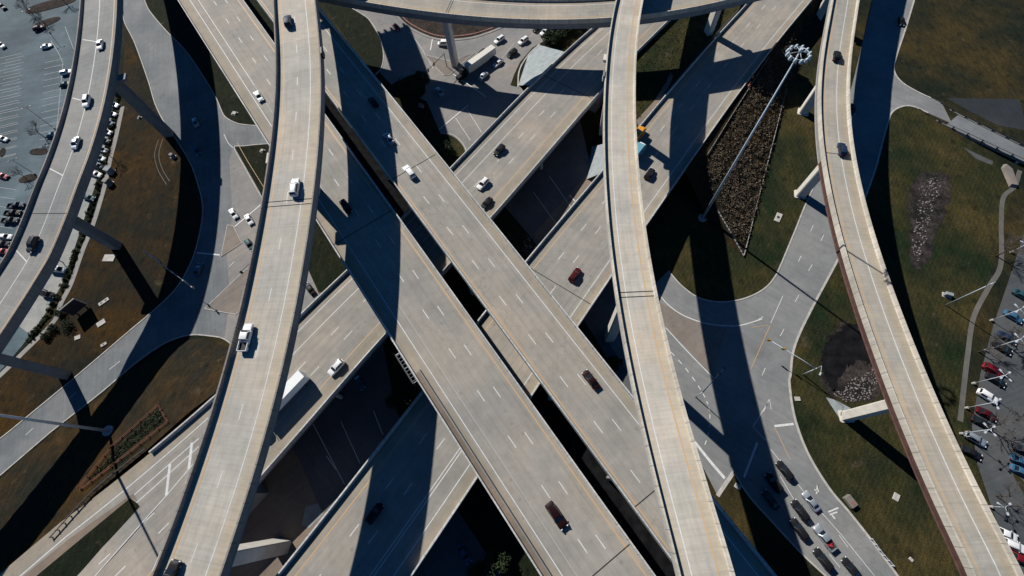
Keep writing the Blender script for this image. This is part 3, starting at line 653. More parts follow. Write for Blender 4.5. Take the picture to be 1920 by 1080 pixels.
# --- west: parking lot, lawn, frontage street
area('parking_lot', [(-160, -140), (240, -120), (232, 0), (222, 120), (205, 250), (190, 300), (178, 350), (158, 410), (141, 462), (116, 533), (91, 579), (67, 614), (40, 650), (-20, 720), (-200, 800), (-700, 500), (-500, 0)], 'lot', lay=.03)
area('lawn', [(234, -10), (236, 30), (250, 90), (275, 155), (290, 200), (309, 235), (333, 270), (358, 312), (372, 355), (379, 403), (372, 445), (358, 490), (330, 539), (290, 578), (238, 623), (140, 706), (30, 796), (-60, 860), (-160, 800), (-40, 735), (0, 705), (46, 660), (102, 603), (116, 568), (134, 533), (155, 473), (176, 420), (197, 350), (208, 299), (217, 260), (228, 200), (233, 100)], 'grass_b', lay=.03)
struct(strip('sidewalk', [(230, 200), (217, 260), (207, 299), (196, 350), (175, 420), (154, 473), (133, 533), (115, 568), (101, 603), (45, 660), (-1, 705), (-80, 770)], 1.6, 'walk', 0, .08))
WR = [(225, -60), (230, 0), (233, 39), (253, 81), (278, 151), (292, 197), (310, 232), (334, 267), (359, 310), (373, 352), (379, 376), (380, 403), (373, 445), (359, 491), (331, 540), (292, 579), (239, 624), (144, 705), (35, 795), (0, 823), (-80, 885)]
WL = [(-60, 940), (0, 892), (84, 820), (106, 802), (190, 736), (246, 688), (289, 656), (324, 637), (359, 628), (394, 630), (419, 635), (440, 650)]
area('street', WR+WL+[(520, 800), (560, 640), (600, 555), (576, 501), (530, 430), (491, 370), (461, 317), (440, 278), (457, 274), (500, 269), (540, 262), (540, 240), (500, 238), (482, 236), (447, 232), (426, 222), (417, 211), (405, 183), (380, 141), (348, 95), (310, 56), (281, 21), (271, 0), (262, -60)], 'road_b', lay=.05)
strip('kerb', WR[1:], .35, 'kerb', 0, .16); strip('kerb', WL, .35, 'kerb', 0, .16)
strip('kerb', [(271, 0), (281, 21), (310, 56), (348, 95), (380, 141), (405, 183), (417, 211), (426, 222), (447, 232), (482, 236), (515, 238)], .35, 'kerb', 0, .16)
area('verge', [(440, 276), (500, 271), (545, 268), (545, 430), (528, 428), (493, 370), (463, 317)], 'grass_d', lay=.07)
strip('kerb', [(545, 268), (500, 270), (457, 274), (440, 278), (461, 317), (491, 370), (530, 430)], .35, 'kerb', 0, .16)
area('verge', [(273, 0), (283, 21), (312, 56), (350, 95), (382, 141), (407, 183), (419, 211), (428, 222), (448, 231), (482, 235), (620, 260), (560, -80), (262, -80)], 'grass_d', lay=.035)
area('bare_and_shade_ground', [(560, 130), (620, 90), (720, 240), (850, 400), (1000, 600), (1160, 800), (1340, 1040), (1400, 1130), (1250, 1130), (1000, 800), (800, 520), (640, 290)], 'shade_and_mud', lay=.033)  # black strip painting the shade seen between the two freeway decks
area('street', [(430, 300), (438, 278), (457, 275), (491, 370), (530, 430), (576, 501), (600, 555), (560, 640), (440, 646), (421, 633), (432, 560), (425, 480), (436, 400)], 'cross', lay=.056)
area('parking_lot', [(215, 190), (205, 250), (190, 300), (178, 350), (158, 410), (141, 462), (116, 533), (91, 579), (58, 628), (20, 600), (100, 400), (160, 250)], 'pale_lot', lay=.037)
for q in ([(297, 262), (290, 290), (296, 318), (312, 346)], [(305, 260), (298, 290), (304, 316), (318, 340)]): strip('tyre_track', q, .22, 'trail', 0, .036)
# street under the decks, both sides
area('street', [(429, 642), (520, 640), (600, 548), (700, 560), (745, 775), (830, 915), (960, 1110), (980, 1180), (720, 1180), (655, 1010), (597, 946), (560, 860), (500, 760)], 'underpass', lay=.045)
area('bare_and_shade_ground', [(400, 1180), (430, 1000), (425, 800), (500, 755), (562, 858), (600, 944), (656, 1006), (720, 1180)], 'dirt', lay=.03)
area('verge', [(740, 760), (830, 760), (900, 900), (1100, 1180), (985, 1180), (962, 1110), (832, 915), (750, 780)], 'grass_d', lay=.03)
area('slope_paving', [(573, 950), (597, 944), (606, 964), (580, 990), (566, 985)], 'slope', lay=.06)
area('traffic_island', [(427, 422), (438, 424), (454, 456), (415, 482)], 'gore', lay=.16); area('traffic_island', [(384, 579), (461, 506), (480, 500), (470, 560), (443, 590)], 'gore', lay=.16)
strip('kerb', [(427, 422), (438, 424), (454, 456), (415, 482), (427, 422)], .25, 'kerb', 0, .2, smooth=False)
strip('kerb', [(384, 579), (461, 506), (480, 500), (470, 560), (443, 590), (384, 579)], .25, 'kerb', 0, .2, smooth=False)
area('verge', [(575, 500), (600, 548), (640, 520), (690, 470), (640, 420), (590, 415), (540, 430)], 'grass_d', lay=.06)
# markings west
mark([(369, 474), (412, 478)], .5); mark([(440, 425), (491, 382)], .4); mark([(420, 252), (428, 268), (437, 277)], .2)
for a_, b_ in (((225, 677), (205, 693)), ((143, 735), (130, 748)), ((62, 803), (48, 816)), ((430, 500), (440, 490))): mark([a_, b_], .18)
mark([(587, 795), (646, 908)], .2); mark([(639, 790), (675, 869)], .2); mark([(700, 770), (718, 815)], .2); mark([(612, 855), (630, 880)], .2)
mark([(445, 268), (463, 300), (495, 352)], .15, 'yellow')

# --- north: junction under the top ramp
area('street', [(690, -60), (660, 40), (706, 130), (735, 160), (800, 190), (826, 250), (872, 306), (930, 300), (960, 260), (985, 175), (965, 150), (978, 118), (1003, 88), (1060, 50), (1110, 0), (1180, -80), (945, -80)], 'cross', lay=.045)
area('planted_island', [(742, -40), (742, 30), (765, 50), (800, 68), (833, 75), (880, 72), (915, 62), (945, 50), (950, -40)], 'mulch', lay=.17)
strip('kerb', [(742, 28), (765, 50), (800, 68), (833, 75), (880, 72), (915, 62), (945, 50)], 1.0, 'walk', 0, .2)
strip('kerb', [(745, 22), (768, 44), (802, 62), (833, 69), (878, 66), (912, 57), (945, 44)], .5, 'kerb_r', 0, .32)
area('traffic_island', [(795, 103), (848, 116), (889, 100), (843, 141), (832, 142)], 'gore', lay=.16)
strip('kerb', [(795, 103), (848, 116), (889, 100), (843, 141), (832, 142), (795, 103)], .25, 'kerb', 0, .2, smooth=False)
area('verge', [(608, 8), (650, 10), (690, 35), (712, 70), (719, 100), (716, 125), (706, 140), (680, 118), (640, 60)], 'grass_d', lay=.07)  # dark turf colour stands in for the shadow of the decks here
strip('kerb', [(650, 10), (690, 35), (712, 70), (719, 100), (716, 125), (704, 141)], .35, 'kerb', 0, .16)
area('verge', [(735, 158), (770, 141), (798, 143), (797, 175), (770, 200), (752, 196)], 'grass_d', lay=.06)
area('planted_island', [(805, 262), (826, 250), (850, 255), (868, 272), (874, 290), (866, 312), (840, 325), (815, 300)], 'grass_g', lay=.12, smooth=2)
strip('kerb', [(826, 250), (850, 254), (868, 270), (875, 290), (867, 312)], .35, 'kerb', 0, .2)
mark([(823, 243), (878, 197)], .45); mark([(854, 221), (882, 263)], .18); mark([(875, 204), (903, 248)], .18)
mark([(811, 72), (807, 94)], .45); mark([(812, 128), (790, 90), (768, 60)], .15); mark([(850, 139), (912, 182)], .35); mark([(965, 80), (920, 135)], .15); mark([(1000, 62), (975, 90)], .15)
strip('kerb', [(1012, 83), (991, 103), (974, 132), (971, 165)], .5, 'kerb', 0, .2)
loft_ground('slope_paving', [(1058, 97), (1030, 125), (996, 160)], [(1010, 84), (990, 104), (972, 160)], 'slope', 14, 4, ztop=lambda x, y: zg(x, y)-.9, zbot=lambda x, y: .1)
area('verge', [(957, 160), (964, 140), (975, 117), (998, 90), (1008, 84), (990, 104), (976, 120), (972, 164)], 'grass', lay=.1)
# cross street on the other side, between and beyond the lower roadways
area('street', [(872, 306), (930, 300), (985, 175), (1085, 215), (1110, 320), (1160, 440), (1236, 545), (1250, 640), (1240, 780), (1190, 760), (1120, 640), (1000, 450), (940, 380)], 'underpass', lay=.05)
loft_ground('slope_paving', [(1138, 268), (1138, 320)], [(1110, 275), (1100, 336)], 'slope', 8, 4, ztop=lambda x, y: zg2(x, y)-.9, zbot=lambda x, y: .1)
area('bare_and_shade_ground', [(1000, 440), (1010, 455), (1090, 380), (1130, 330), (1110, 318), (1060, 372)], 'dirt', lay=.055)
mark([(1030, 330), (1075, 395)], .15); mark([(1000, 360), (1050, 430)], .15); mark([(1068, 366), (1078, 377)], .4)
# median between the two lower roadways, raised to their level
mz = lambda x, y: zg2(x, y)-.12
MED = [(1150, 150), (1197, 92), (1248, 44), (1320, -60), (1420, -60), (1385, 16), (1335, 70), (1255, 164), (1198, 236), (1150, 290)]
area('median', MED, 'grass_g', lay=0, zf=mz)
b = MB()
for a_, c_ in zip(MED, MED[1:]+MED[:1]):
    p, q = P(*a_, mz(*a_)), P(*c_, mz(*c_)); b.poly([p, q, [q[0], q[1], 0], [p[0], p[1], 0]])
struct(b.build('median_wall', M['girder']))
area('mow_strip', [(1193, 226), (1226, 190), (1250, 152), (1258, 134), (1262, 142), (1254, 163), (1226, 205), (1198, 238)], 'dirt', lay=.02, zf=mz)
# --- north-east verge and brush slope
zt = lambda x, y: zg2(x, y)-.1
NEo, NEG = loft_ground('embankment', [(1285, 322), (1325, 264), (1384, 190), (1444, 98), (1504, 18), (1560, -60)], [(1330, 420), (1394, 486), (1432, 352), (1478, 169), (1530, 60), (1600, -50)], 'grass_b', 50, 14, ztop=zt, zbot=lambda x, y: .05)
# --- south-west slope from the street up to the lower roadway
SWo, SWG = loft_ground('embankment', [(-120, 1215), (99, 1012), (176, 927), (246, 868), (274, 845), (352, 775), (405, 735), (470, 680)], [(-62, 946), (0, 898), (88, 824), (192, 742), (250, 692), (324, 642), (380, 634), (440, 655)], 'grass_b', 60, 12, ztop=lambda x, y: G1.find(x, y)[2]-.15, zbot=lambda x, y: .06)
gz = lambda x, y: G1.find(x, y)[2]+.012
area('verge', [(244, 934), (258, 944), (262, 950), (190, 1028), (130, 1095), (50, 1095), (140, 1020)], 'grass_d', lay=.012, zf=gz)
area('mow_strip', [(250, 925), (258, 940), (244, 934), (140, 1020), (50, 1095), (25, 1095), (130, 1010)], 'dirt', lay=.010, zf=gz)
# --- east: loop, frontage street, side street
area('street', [(1140, 640), (1225, 535), (1253, 508), (1278, 536), (1309, 558), (1345, 566), (1383, 563), (1415, 552), (1438, 537), (1452, 520), (1462, 501), (1490, 434), (1511, 382), (1545, 310), (1572, 250), (1600, 150), (1622, 60), (1650, -60), (1722, -60), (1714, 0), (1698, 53), (1684, 95), (1676, 123), (1679, 140), (1694, 157), (1723, 174), (1765, 192), (1785, 232), (1737, 211), (1712, 200), (1691, 200), (1672, 211), (1664, 232), (1656, 260), (1640, 320), (1610, 400), (1575, 478), (1550, 526), (1529, 565), (1501, 621), (1487, 660), (1482, 702), (1480, 721), (1490, 784), (1515, 851), (1554, 915), (1589, 957), (1631, 1010), (1690, 1090), (1760, 1180), (1640, 1180), (1560, 1090), (1504, 1038), (1450, 980), (1405, 930), (1376, 886), (1345, 929), (1310, 860), (1240, 800)], 'road', lay=.06)
area('gore_paving', [(1236, 566), (1257, 578), (1285, 596), (1327, 610), (1362, 616), (1350, 660), (1338, 709), (1290, 655), (1248, 614)], 'gore', lay=.075)
area('verge', [(1376, 890), (1405, 934), (1450, 984), (1504, 1042), (1560, 1094), (1640, 1190), (1480, 1190), (1440, 1040), (1348, 931)], 'grass', lay=.05)
area('verge', [(1210, 470), (1262, 360), (1330, 400), (1394, 484), (1432, 352), (1478, 169), (1560, 100), (1560, 240), (1509, 382), (1488, 434), (1460, 501), (1450, 520), (1436, 535), (1413, 550), (1383, 561), (1345, 564), (1309, 556), (1279, 534), (1254, 506)], 'grass_g', lay=.035)
area('verge', [(1624, 370), (1656, 262), (1664, 234), (1672, 213), (1691, 201), (1712, 201), (1737, 213), (1800, 262), (1880, 310), (1900, 360), (1880, 420), (1850, 540), (1815, 640), (1800, 740), (1840, 900), (1900, 1090), (1960, 1190), (1765, 1190), (1695, 1090), (1633, 1010), (1591, 957), (1556, 915), (1517, 851), (1492, 784), (1482, 721), (1489, 660), (1503, 621), (1531, 565), (1577, 478)], 'grass_g', lay=.04)
strip('kerb', [(1714, 0), (1698, 53), (1684, 95), (1676, 123), (1679, 140), (1694, 157), (1723, 174), (1745, 184)], .5, 'kerb', 0, .16)
strip('kerb', [(1740, 212), (1712, 200), (1691, 200), (1672, 211), (1664, 232), (1656, 260), (1640, 320), (1610, 400), (1575, 478), (1550, 526), (1529, 565), (1501, 621), (1487, 660), (1482, 702), (1480, 721), (1490, 784), (1515, 851), (1554, 915), (1589, 957), (1631, 1010), (1690, 1090)], .55, 'kerb', 0, .16)
strip('kerb', [(1253, 508), (1278, 536), (1309, 558), (1345, 566), (1383, 563), (1415, 552), (1438, 537), (1452, 520), (1462, 501), (1490, 434), (1511, 382), (1545, 310)], .4, 'kerb', 0, .16)
strip('kerb', [(1376, 884), (1345, 930)], .9, 'kerb', 0, .16); strip('kerb', [(1376, 886), (1405, 931), (1450, 981), (1504, 1039), (1560, 1091)], .4, 'kerb', 0, .16)
mark([(1234, 551), (1257, 575), (1285, 593), (1327, 607), (1373, 611), (1397, 608), (1429, 598)], .3); mark([(1248, 614), (1290, 660), (1338, 709)], .25); mark([(1302, 828), (1330, 863), (1359, 897)], .7)
pts = spline([(1258, 660), (1285, 690), (1309, 723), (1325, 752), (1331, 777), (1329, 810), (1319, 842)], 4)
for i in range(0, len(pts)-1, 2): mark([pts[i], pts[i+1]], .25, smooth=False)
for q in ((1545, 440), (1522, 495)), ((1498, 555), (1469, 617)), : pass
for a_, b_ in (((1545, 440), (1539, 452)), ((1523, 496), (1516, 508)), ((1498, 553), (1491, 566)), ((1470, 617), (1463, 630)), ((1435, 690), (1429, 704)), ((1525, 422), (1520, 434)), ((1502, 480), (1497, 491)), ((1568, 378), (1562, 390))): mark([a_, b_], .18)
mark([(1468, 555), (1445, 606)], .18); mark([(1420, 600), (1431, 594)], .18); mark([(1444, 610), (1408, 692)], .2, 'yellow'); mark([(1409, 614), (1440, 610)], .15, 'yellow')
mark([(1452, 799), (1488, 795)], .6); mark([(1452, 800), (1476, 850), (1482, 862)], .15, 'yellow', smooth=False); mark([(1420, 830), (1395, 895)], .5); mark([(1440, 755), (1412, 800), (1436, 826)], .2, smooth=False)
mark([(1445, 842), (1475, 880), (1520, 938), (1575, 1000), (1640, 1080)], .14); mark([(1463, 893), (1500, 955), (1545, 1020)], .14); mark([(1555, 1039), (1575, 1064)], .14); mark([(1573, 1003), (1590, 1026)], .14)
mark([(1442, 749), (1432, 772)], .15); mark([(1443, 749), (1446, 767)], .15)
for px in ([(1527, 918), (1535, 922), (1533, 908), (1531, 926)], [(1553, 960), (1572, 952)], [(1556, 965), (1570, 960)], [(1560, 966), (1566, 973)]): mark(px, .35, smooth=False)
# trail, stream bed, pond, parking lot at the right
struct(strip('path', [(1912, 320), (1902, 350), (1881, 371), (1877, 420), (1876, 498), (1853, 540), (1825, 596), (1814, 667), (1807, 726), (1800, 790)], 1.25, 'trail', 0, .09))
area('parking_lot', [(2000, 380), (1925, 420), (1893, 520), (1862, 610), (1838, 700), (1822, 800), (1832, 870), (1862, 960), (1910, 1090), (1950, 1190), (2500, 1190), (2500, 380)], 'lot_dark', lay=.07)
area('stream_bed', [(1712, 330), (1768, 315), (1785, 350), (1776, 390), (1756, 430), (1742, 490), (1715, 510), (1700, 480), (1708, 420), (1700, 370)], 'mud', lay=.06, rag=3.0)
area('pond', [(1545, 640), (1570, 610), (1600, 605), (1640, 640), (1660, 700), (1650, 745), (1620, 755), (1580, 750), (1550, 740), (1538, 700)], 'mud', lay=.06, rag=3.0)
area('pond_mud', [(1542, 650), (1570, 614), (1602, 607), (1640, 642), (1658, 690), (1640, 688), (1612, 672), (1588, 688), (1572, 712), (1562, 740), (1542, 705)], 'shade_and_mud', lay=.075, rag=3)
area('slope_paving', [(1548, 745), (1566, 750), (1594, 765), (1598, 790), (1585, 790), (1572, 782)], 'slope', lay=.09)
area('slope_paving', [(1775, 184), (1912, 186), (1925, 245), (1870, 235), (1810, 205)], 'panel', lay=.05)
area('slope_paving', [(1805, 276), (1862, 303), (1860, 310), (1830, 298)], 'lot_dark', lay=.06)
area('lawn', [(1722, -40), (1714, 10), (1700, 55), (1687, 95), (1679, 123), (1683, 140), (1698, 156), (1727, 173), (1775, 190), (1900, 240), (2100, 330), (2100, -40)], 'grass', lay=.035)
# parking stall lines
def stalls(p0, p1, n, d, w=.12):
    A, B = P(*p0), P(*p1); D = P(p0[0]+d[0], p0[1]+d[1])-A; b = MB()
    for k in range(n):
        a = A+(B-A)*k/(n-1); c = a+D; t = (B-A)/np.linalg.norm(B-A)*w/2
        b.poly([q+np.array([0, 0, .05]) for q in (a-t, c-t, c+t, a+t)][::-1])
    struct(b.build('road_marking', M['white_dim']))
stalls((84, 118), (72, 290), 15, (36, -8)); stalls((-4, 110), (-20, 300), 15, (44, -10)); stalls((46, 105), (30, 290), 15, (-36, 8))
mark([(118, 118), (112, 180), (106, 240), (92, 300)], .12, 'white_dim', h=.05); mark([(95, 75), (110, 100), (118, 118)], .12, 'white_dim', h=.05); mark([(122, 50), (138, 92)], .12, 'white_dim', h=.05)
stalls((152, 390), (60, 600), 11, (-28, -4)); stalls((-10, 350), (-30, 520), 10, (40, 6))
stalls((1912, 560), (1855, 760), 12, (34, 12))
for px in ([(44, 24), (60, 10), (140, -10), (146, 4), (60, 27)], [(58, 56), (70, 42), (110, 30), (116, 36), (84, 52)], [(55, 285), (62, 279), (90, 278), (88, 290), (58, 291)], [(0, 280), (12, 276), (9, 292), (0, 297)], [(34, 338), (48, 328), (72, 325), (66, 340), (38, 344)]):
    area('planted_island', px, 'mulch', lay=.17, smooth=2)
area('planted_island', [(1898, 890), (1906, 888), (1935, 925), (1935, 935), (1920, 930)], 'grass_g', lay=.17)
# ------------------------------------------------------------------ vehicles
def car_paint(name, col, metal=.25):
    m = plain(name, col, .42, metal, .25)
    m.node_tree.nodes['Principled BSDF'].inputs['Specular IOR Level'].default_value = .35; m.node_tree.nodes['Principled BSDF'].inputs['Coat Roughness'].default_value = .2
    if max(col) < .2:
        q = m.node_tree.nodes['Principled BSDF'].inputs; q['Coat Weight'].default_value = 0; q['Roughness'].default_value = .5; q['Specular IOR Level'].default_value = .14; q['Metallic'].default_value = 0
    return m
PAINT = {'white': car_paint('white_car_paint', (.74, .74, .73), 0), 'silver': car_paint('silver_car_paint', (.36, .40, .44), .5), 'black': car_paint('black_car_paint', (.012, .013, .015)),
         'charcoal': car_paint('charcoal_car_paint', (.035, .038, .042)), 'navy': car_paint('navy_car_paint', (.015, .03, .06)), 'red': car_paint('red_car_paint', (.20, .010, .016)),
         'darkred': car_paint('dark_red_car_paint', (.06, .005, .008)), 'maroon': car_paint('maroon_car_paint', (.016, .004, .005)), 'teal': car_paint('teal_car_paint', (.02, .07, .085)), 'blue': car_paint('blue_car_paint', (.04, .11, .19)),
         'yellow': car_paint('school_bus_paint', (.70, .28, .02), 0), 'cream': car_paint('cream_trailer_paint', (.66, .63, .56), 0), 'tealtruck': car_paint('pale_blue_truck_paint', (.16, .36, .44), .1)}
M['glass'] = plain('car_glass', (.010, .013, .017), .12, 0, 0); M['tyre'] = plain('tyre_rubber', (.012, .012, .012), .9); M['rim'] = plain('wheel_rim', (.45, .46, .47), .35, .8)
M['hl'] = plain('headlight_lens', (.75, .78, .8), .15, 0, .5); M['tl'] = plain('tail_light_lens', (.28, .01, .01), .2, 0, .5); M['trailer'] = plain('trailer_panel', (.78, .78, .77), .5, var=.05); M['bed'] = plain('bed_liner', (.03, .03, .03), .8)
M['redcargo'] = plain('red_cargo', (.4, .03, .04), .7)

def wheel(root, x, y, r=.33, wd=.22):
    b = MB(); b.tube([(x, y-wd/2, r), (x, y+wd/2, r)], r, 14, sm=False); o = b.build('wheel', M['tyre'], root)
    b = MB(); s_ = math.copysign(1, y); b.tube([(x, y+s_*wd/2, r), (x, y+s_*(wd/2+.015), r)], r*.62, 10, sm=False); b.build('rim', M['rim'], o)
def car_body(L, W, hood, belt, roof, xs, cab, zb=.22):
    """lower shell lofted along the car, cabin lofted upward; xs: hood/trunk profile (x, z) from rear to front; cab: rear base, rear roof, front roof, front base"""
    b = MB(); h = W/2; n = 26; rings = []
    px = [p[0] for p in xs]; pz = [p[1] for p in xs]
    for i in range(n):
        x = -L/2+L*i/(n-1); e = min(x+L/2, L/2-x)
        k = 1-.20*max(0, 1-e/.55)**2; lift = .14*max(0, 1-e/.25)
        w_ = h*k; zt = np.interp(x, px, pz)-.12*max(0, 1-e/.18)
        z0 = zb+lift
        rings.append([(x, -w_*.88, z0), (x, w_*.88, z0), (x, w_*.98, z0+.14), (x, w_, (z0+zt)/2), (x, w_*.97, zt-.12), (x, w_*.86, zt-.01), (x, w_*.45, zt+.02), (x, -w_*.45, zt+.02), (x, -w_*.86, zt-.01), (x, -w_*.97, zt-.12), (x, -w_, (z0+zt)/2), (x, -w_*.98, z0+.14)])
    b.ring_loft(rings, 0, True, True)
    rb, rr, fr, fb = cab
    def loop(x0, x1, hw, z, c):
        return [(x0, -hw+c, z), (x0+c*.6, -hw, z), (x1-c*.6, -hw, z), (x1, -hw+c, z), (x1, hw-c, z), (x1-c*.6, hw, z), (x0+c*.6, hw, z), (x0, hw-c, z)]
    lo, hi, top = loop(rb, fb, h*.93, belt-.06, .10), loop(rr, fr, h*.76, roof-.05, .16), loop(rr+.12, fr-.12, h*.66, roof, .16)
    b.ring_loft([lo, hi, top], 0, True, True)
    return b
def quad_on(a, b_, c, d, m, name, root, off=.012, k=.07, ky=.10):
    """a window pane a little proud of the cabin face a-b (bottom) d-c (top)"""
    a, b_, c, d = [Vector(q) for q in (a, b_, c, d)]
    nn = (b_-a).cross(d-a).normalized()*off
    def pt(u, v): return (a*(1-u)+b_*u)*(1-v)+(d*(1-u)+c*u)*v+nn
    mb = MB(); mb.poly([pt(k, ky), pt(1-k, ky), pt(1-k, 1-ky), pt(k, 1-ky)]); return mb.build(name, M[m], root)
def cabin_glass(root, W, belt, roof, cab, rear=True):
    h = W/2; rb, rr, fr, fb = cab; zl_, zh = belt-.06+.06, roof-.05; y0, y1 = h*.93-.10, h*.76-.16
    quad_on((fb, -y0, zl_), (fb, y0, zl_), (fr, y1, zh), (fr, -y1, zh), 'glass', 'windscreen', root, .02, .01, .04)
    if rear: quad_on((rb, y0, zl_), (rb, -y0, zl_), (rr, -y1, zh), (rr, y1, zh), 'glass', 'rear_window', root, .02, .03, .08)
    for s_ in (1, -1):
        a, c = (rb+.06, s_*h*.93, zl_), (fb-.06, s_*h*.93, zl_); d, e = (rr+.1, s_*h*.76, zh), (fr-.1, s_*h*.76, zh)
        if s_ > 0: quad_on(c, a, d, e, 'glass', 'side_window', root, .02, .06, .1)
        else: quad_on(a, c, e, d, 'glass', 'side_window', root, .02, .06, .1)
def lamps(root, L, W, zf_, zr):
    for s_ in (1, -1):
        b = MB(); b.box((L/2-.09, s_*W*.36, zf_), (.16, .34, .14)); b.build('headlight', M['hl'], root)
        b = MB(); b.box((-L/2+.06, s_*W*.38, zr), (.12, .26, .2)); b.build('tail_light', M['tl'], root)
def mirrors(root, W, x, z, pm):
    for s_ in (1, -1): b = MB(); b.box((x, s_*(W/2+.06), z), (.12, .2, .14)); b.build('mirror', pm, root)
def make_sedan(pm):
    r = empty('car'); L, W = 4.75, 1.83; cab = (-1.75, -1.0, .35, 1.15)
    car_body(L, W, .9, .92, 1.45, [(-2.4, .88), (-1.7, .96), (1.0, .92), (1.7, .84), (2.3, .66)], cab).build('body', pm, r, sharp=40)
    cabin_glass(r, W, .96, 1.45, cab); lamps(r, L, W, .62, .72); mirrors(r, W, .75, .98, pm)
    for x in (1.42, -1.38):
        for y in (.80, -.80): wheel(r, x, y)
    return r
def make_suv(pm):
    r = empty('suv'); L, W = 4.85, 1.95; cab = (-2.28, -2.0, .35, 1.10)
    car_body(L, W, 1.0, 1.06, 1.74, [(-2.4, 1.02), (-1.7, 1.10), (1.0, 1.08), (1.8, 1.0), (2.4, .80)], cab, .27).build('body', pm, r, sharp=40)
    cabin_glass(r, W, 1.10, 1.74, cab); lamps(r, L, W, .78, .95); mirrors(r, W, .75, 1.12, pm)
    for s_ in (1, -1):
        b = MB(); b.tube([(-1.7, s_*.62, 1.77), (.15, s_*.62, 1.77)], .025, 6); b.build('roof_rail', M['dark'], r)
    for x in (1.48, -1.42):
        for y in (.85, -.85): wheel(r, x, y, .37, .24)
    return r
def make_pickup(pm):
    r = empty('pickup_truck'); L, W = 5.85, 2.0; cab = (-.75, -.62, .85, 1.45)
    b = car_body(L, W, 1.05, 1.1, 1.82, [(-2.93, .66), (-.9, .66), (-.78, 1.12), (1.4, 1.10), (2.2, 1.05), (2.93, .86)], cab, .3)
    for s_ in (1, -1): b.box((-1.85, s_*.93, .93), (2.1, .12, .56))
    b.box((-2.87, 0, .93), (.1, 1.92, .54)); b.build('body', pm, r, sharp=40)
    c = MB(); c.box((-1.84, 0, .70), (1.98, 1.72, .06)); c.build('bed_floor', M['bed'], r)
    cabin_glass(r, W, 1.14, 1.82, cab); lamps(r, L, W, .85, .95); mirrors(r, W, 1.15, 1.2, pm)
    for x in (1.85, -1.75):
        for y in (.87, -.87): wheel(r, x, y, .4, .26)
    return r
def make_van(pm):
    r = empty('van'); L, W = 5.5, 2.0; cab = (-2.68, -2.6, 1.2, 1.95)
    car_body(L, W, 1.1, 1.2, 2.1, [(-2.75, 1.15), (1.7, 1.2), (2.3, 1.02), (2.75, .85)], cab, .3).build('body', pm, r, sharp=40)
    cabin_glass(r, W, 1.24, 2.1, cab); lamps(r, L, W, .8, 1.1); mirrors(r, W, 1.5, 1.25, pm)
    for x in (1.8, -1.7):
        for y in (.87, -.87): wheel(r, x, y, .37, .24)
    return r
def bev_box(mb, x0, x1, w_, z0, z1, c=.08, m=0):
    def lp(z, k): return [(x0+k+c, -w_+k, z), (x1-k-c, -w_+k, z), (x1-k, -w_+k+c, z), (x1-k, w_-k-c, z), (x1-k-c, w_-k, z), (x0+k+c, w_-k, z), (x0+k, w_-k-c, z), (x0+k, -w_+k+c, z)]
    mb.ring_loft([lp(z0, 0), lp(z1-c, 0), lp(z1, c)], m)
def tractor(r, x0, pm, hl=True):
    """a cab with sleeper and hood, its rear at x0"""
    b = MB(); bev_box(b, x0, x0+2.5, 1.2, 1.0, 3.3, .18); bev_box(b, x0+2.4, x0+4.6, 1.0, .75, 1.9, .2); bev_box(b, x0+.2, x0+2.3, 1.05, 3.2, 3.8, .25); o = b.build('cab', pm, r)
    quad_on((x0+2.5, -1.05, 1.95), (x0+2.5, 1.05, 1.95), (x0+2.5, 1.05, 3.1), (x0+2.5, -1.05, 3.1), 'glass', 'windscreen', o, .02, .04, .04)
    for s_ in (1, -1):
        b = MB(); b.box((x0+1.9, s_*1.215, 2.3), (1.0, .03, .75)); b.build('side_window', M['glass'], o)
        b = MB(); b.tube([(x0-.15, s_*1.1, 1.0), (x0-.15, s_*1.1, 4.0)], .09, 8); b.build('exhaust_stack', M['rim'], o)
        b = MB(); b.box((x0+4.55, s_*.8, 1.15), (.15, .3, .22)); b.build('headlight', M['hl'], o)
def make_semi(pm, trailer='trailer', tl_=15.2):
    r = empty('semi_truck'); tractor(r, tl_/2-.3, pm)
    b = MB(); bev_box(b, -tl_/2, tl_/2-.9, 1.3, 1.15, 4.1, .05); t = b.build('trailer', M[trailer] if trailer in M else PAINT[trailer], r)
    b = MB()
    for s_ in (1, -1): b.box((-.4, s_*1.31, 1.25), (tl_-1.2, .03, .14))
    b.box((-tl_/2-.01, 0, 2.6), (.03, 2.3, 2.6)); b.build('trim', M['galv'], t)
    for x in (-tl_/2+1.2, -tl_/2+2.5, tl_/2+.2, tl_/2+1.4, tl_/2+3.4):
        for y in (1.05, -1.05): wheel(r, x, y, .5, .45)
    c = MB(); c.box((tl_/2+1, 0, .8), (6, 1.0, .25)); c.build('chassis', M['dark'], r)
    return r
def make_boxtruck(pm):
    r = empty('box_truck'); b = MB(); bev_box(b, -3.8, 1.6, 1.22, 1.0, 3.7, .06); b.build('cargo_box', PAINT['tealtruck'], r)
    b = MB(); bev_box(b, 1.7, 3.3, 1.1, .6, 2.5, .2); bev_box(b, 3.1, 4.1, 1.0, .6, 1.5, .2); o = b.build('cab', pm, r)
    quad_on((3.3, -1.0, 1.55), (3.3, 1.0, 1.55), (3.3, 1.0, 2.35), (3.3, -1.0, 2.35), 'glass', 'windscreen', o, .02, .04, .04)
    for s_ in (1, -1): b = MB(); b.box((2.6, s_*1.12, 1.95), (.9, .03, .6)); b.build('side_window', M['glass'], o)
    lamps(r, 8.1, 2.1, .95, 1.1)
    for x in (3.0, -2.3):
        for y in (.95, -.95): wheel(r, x, y, .45, .35)
    return r
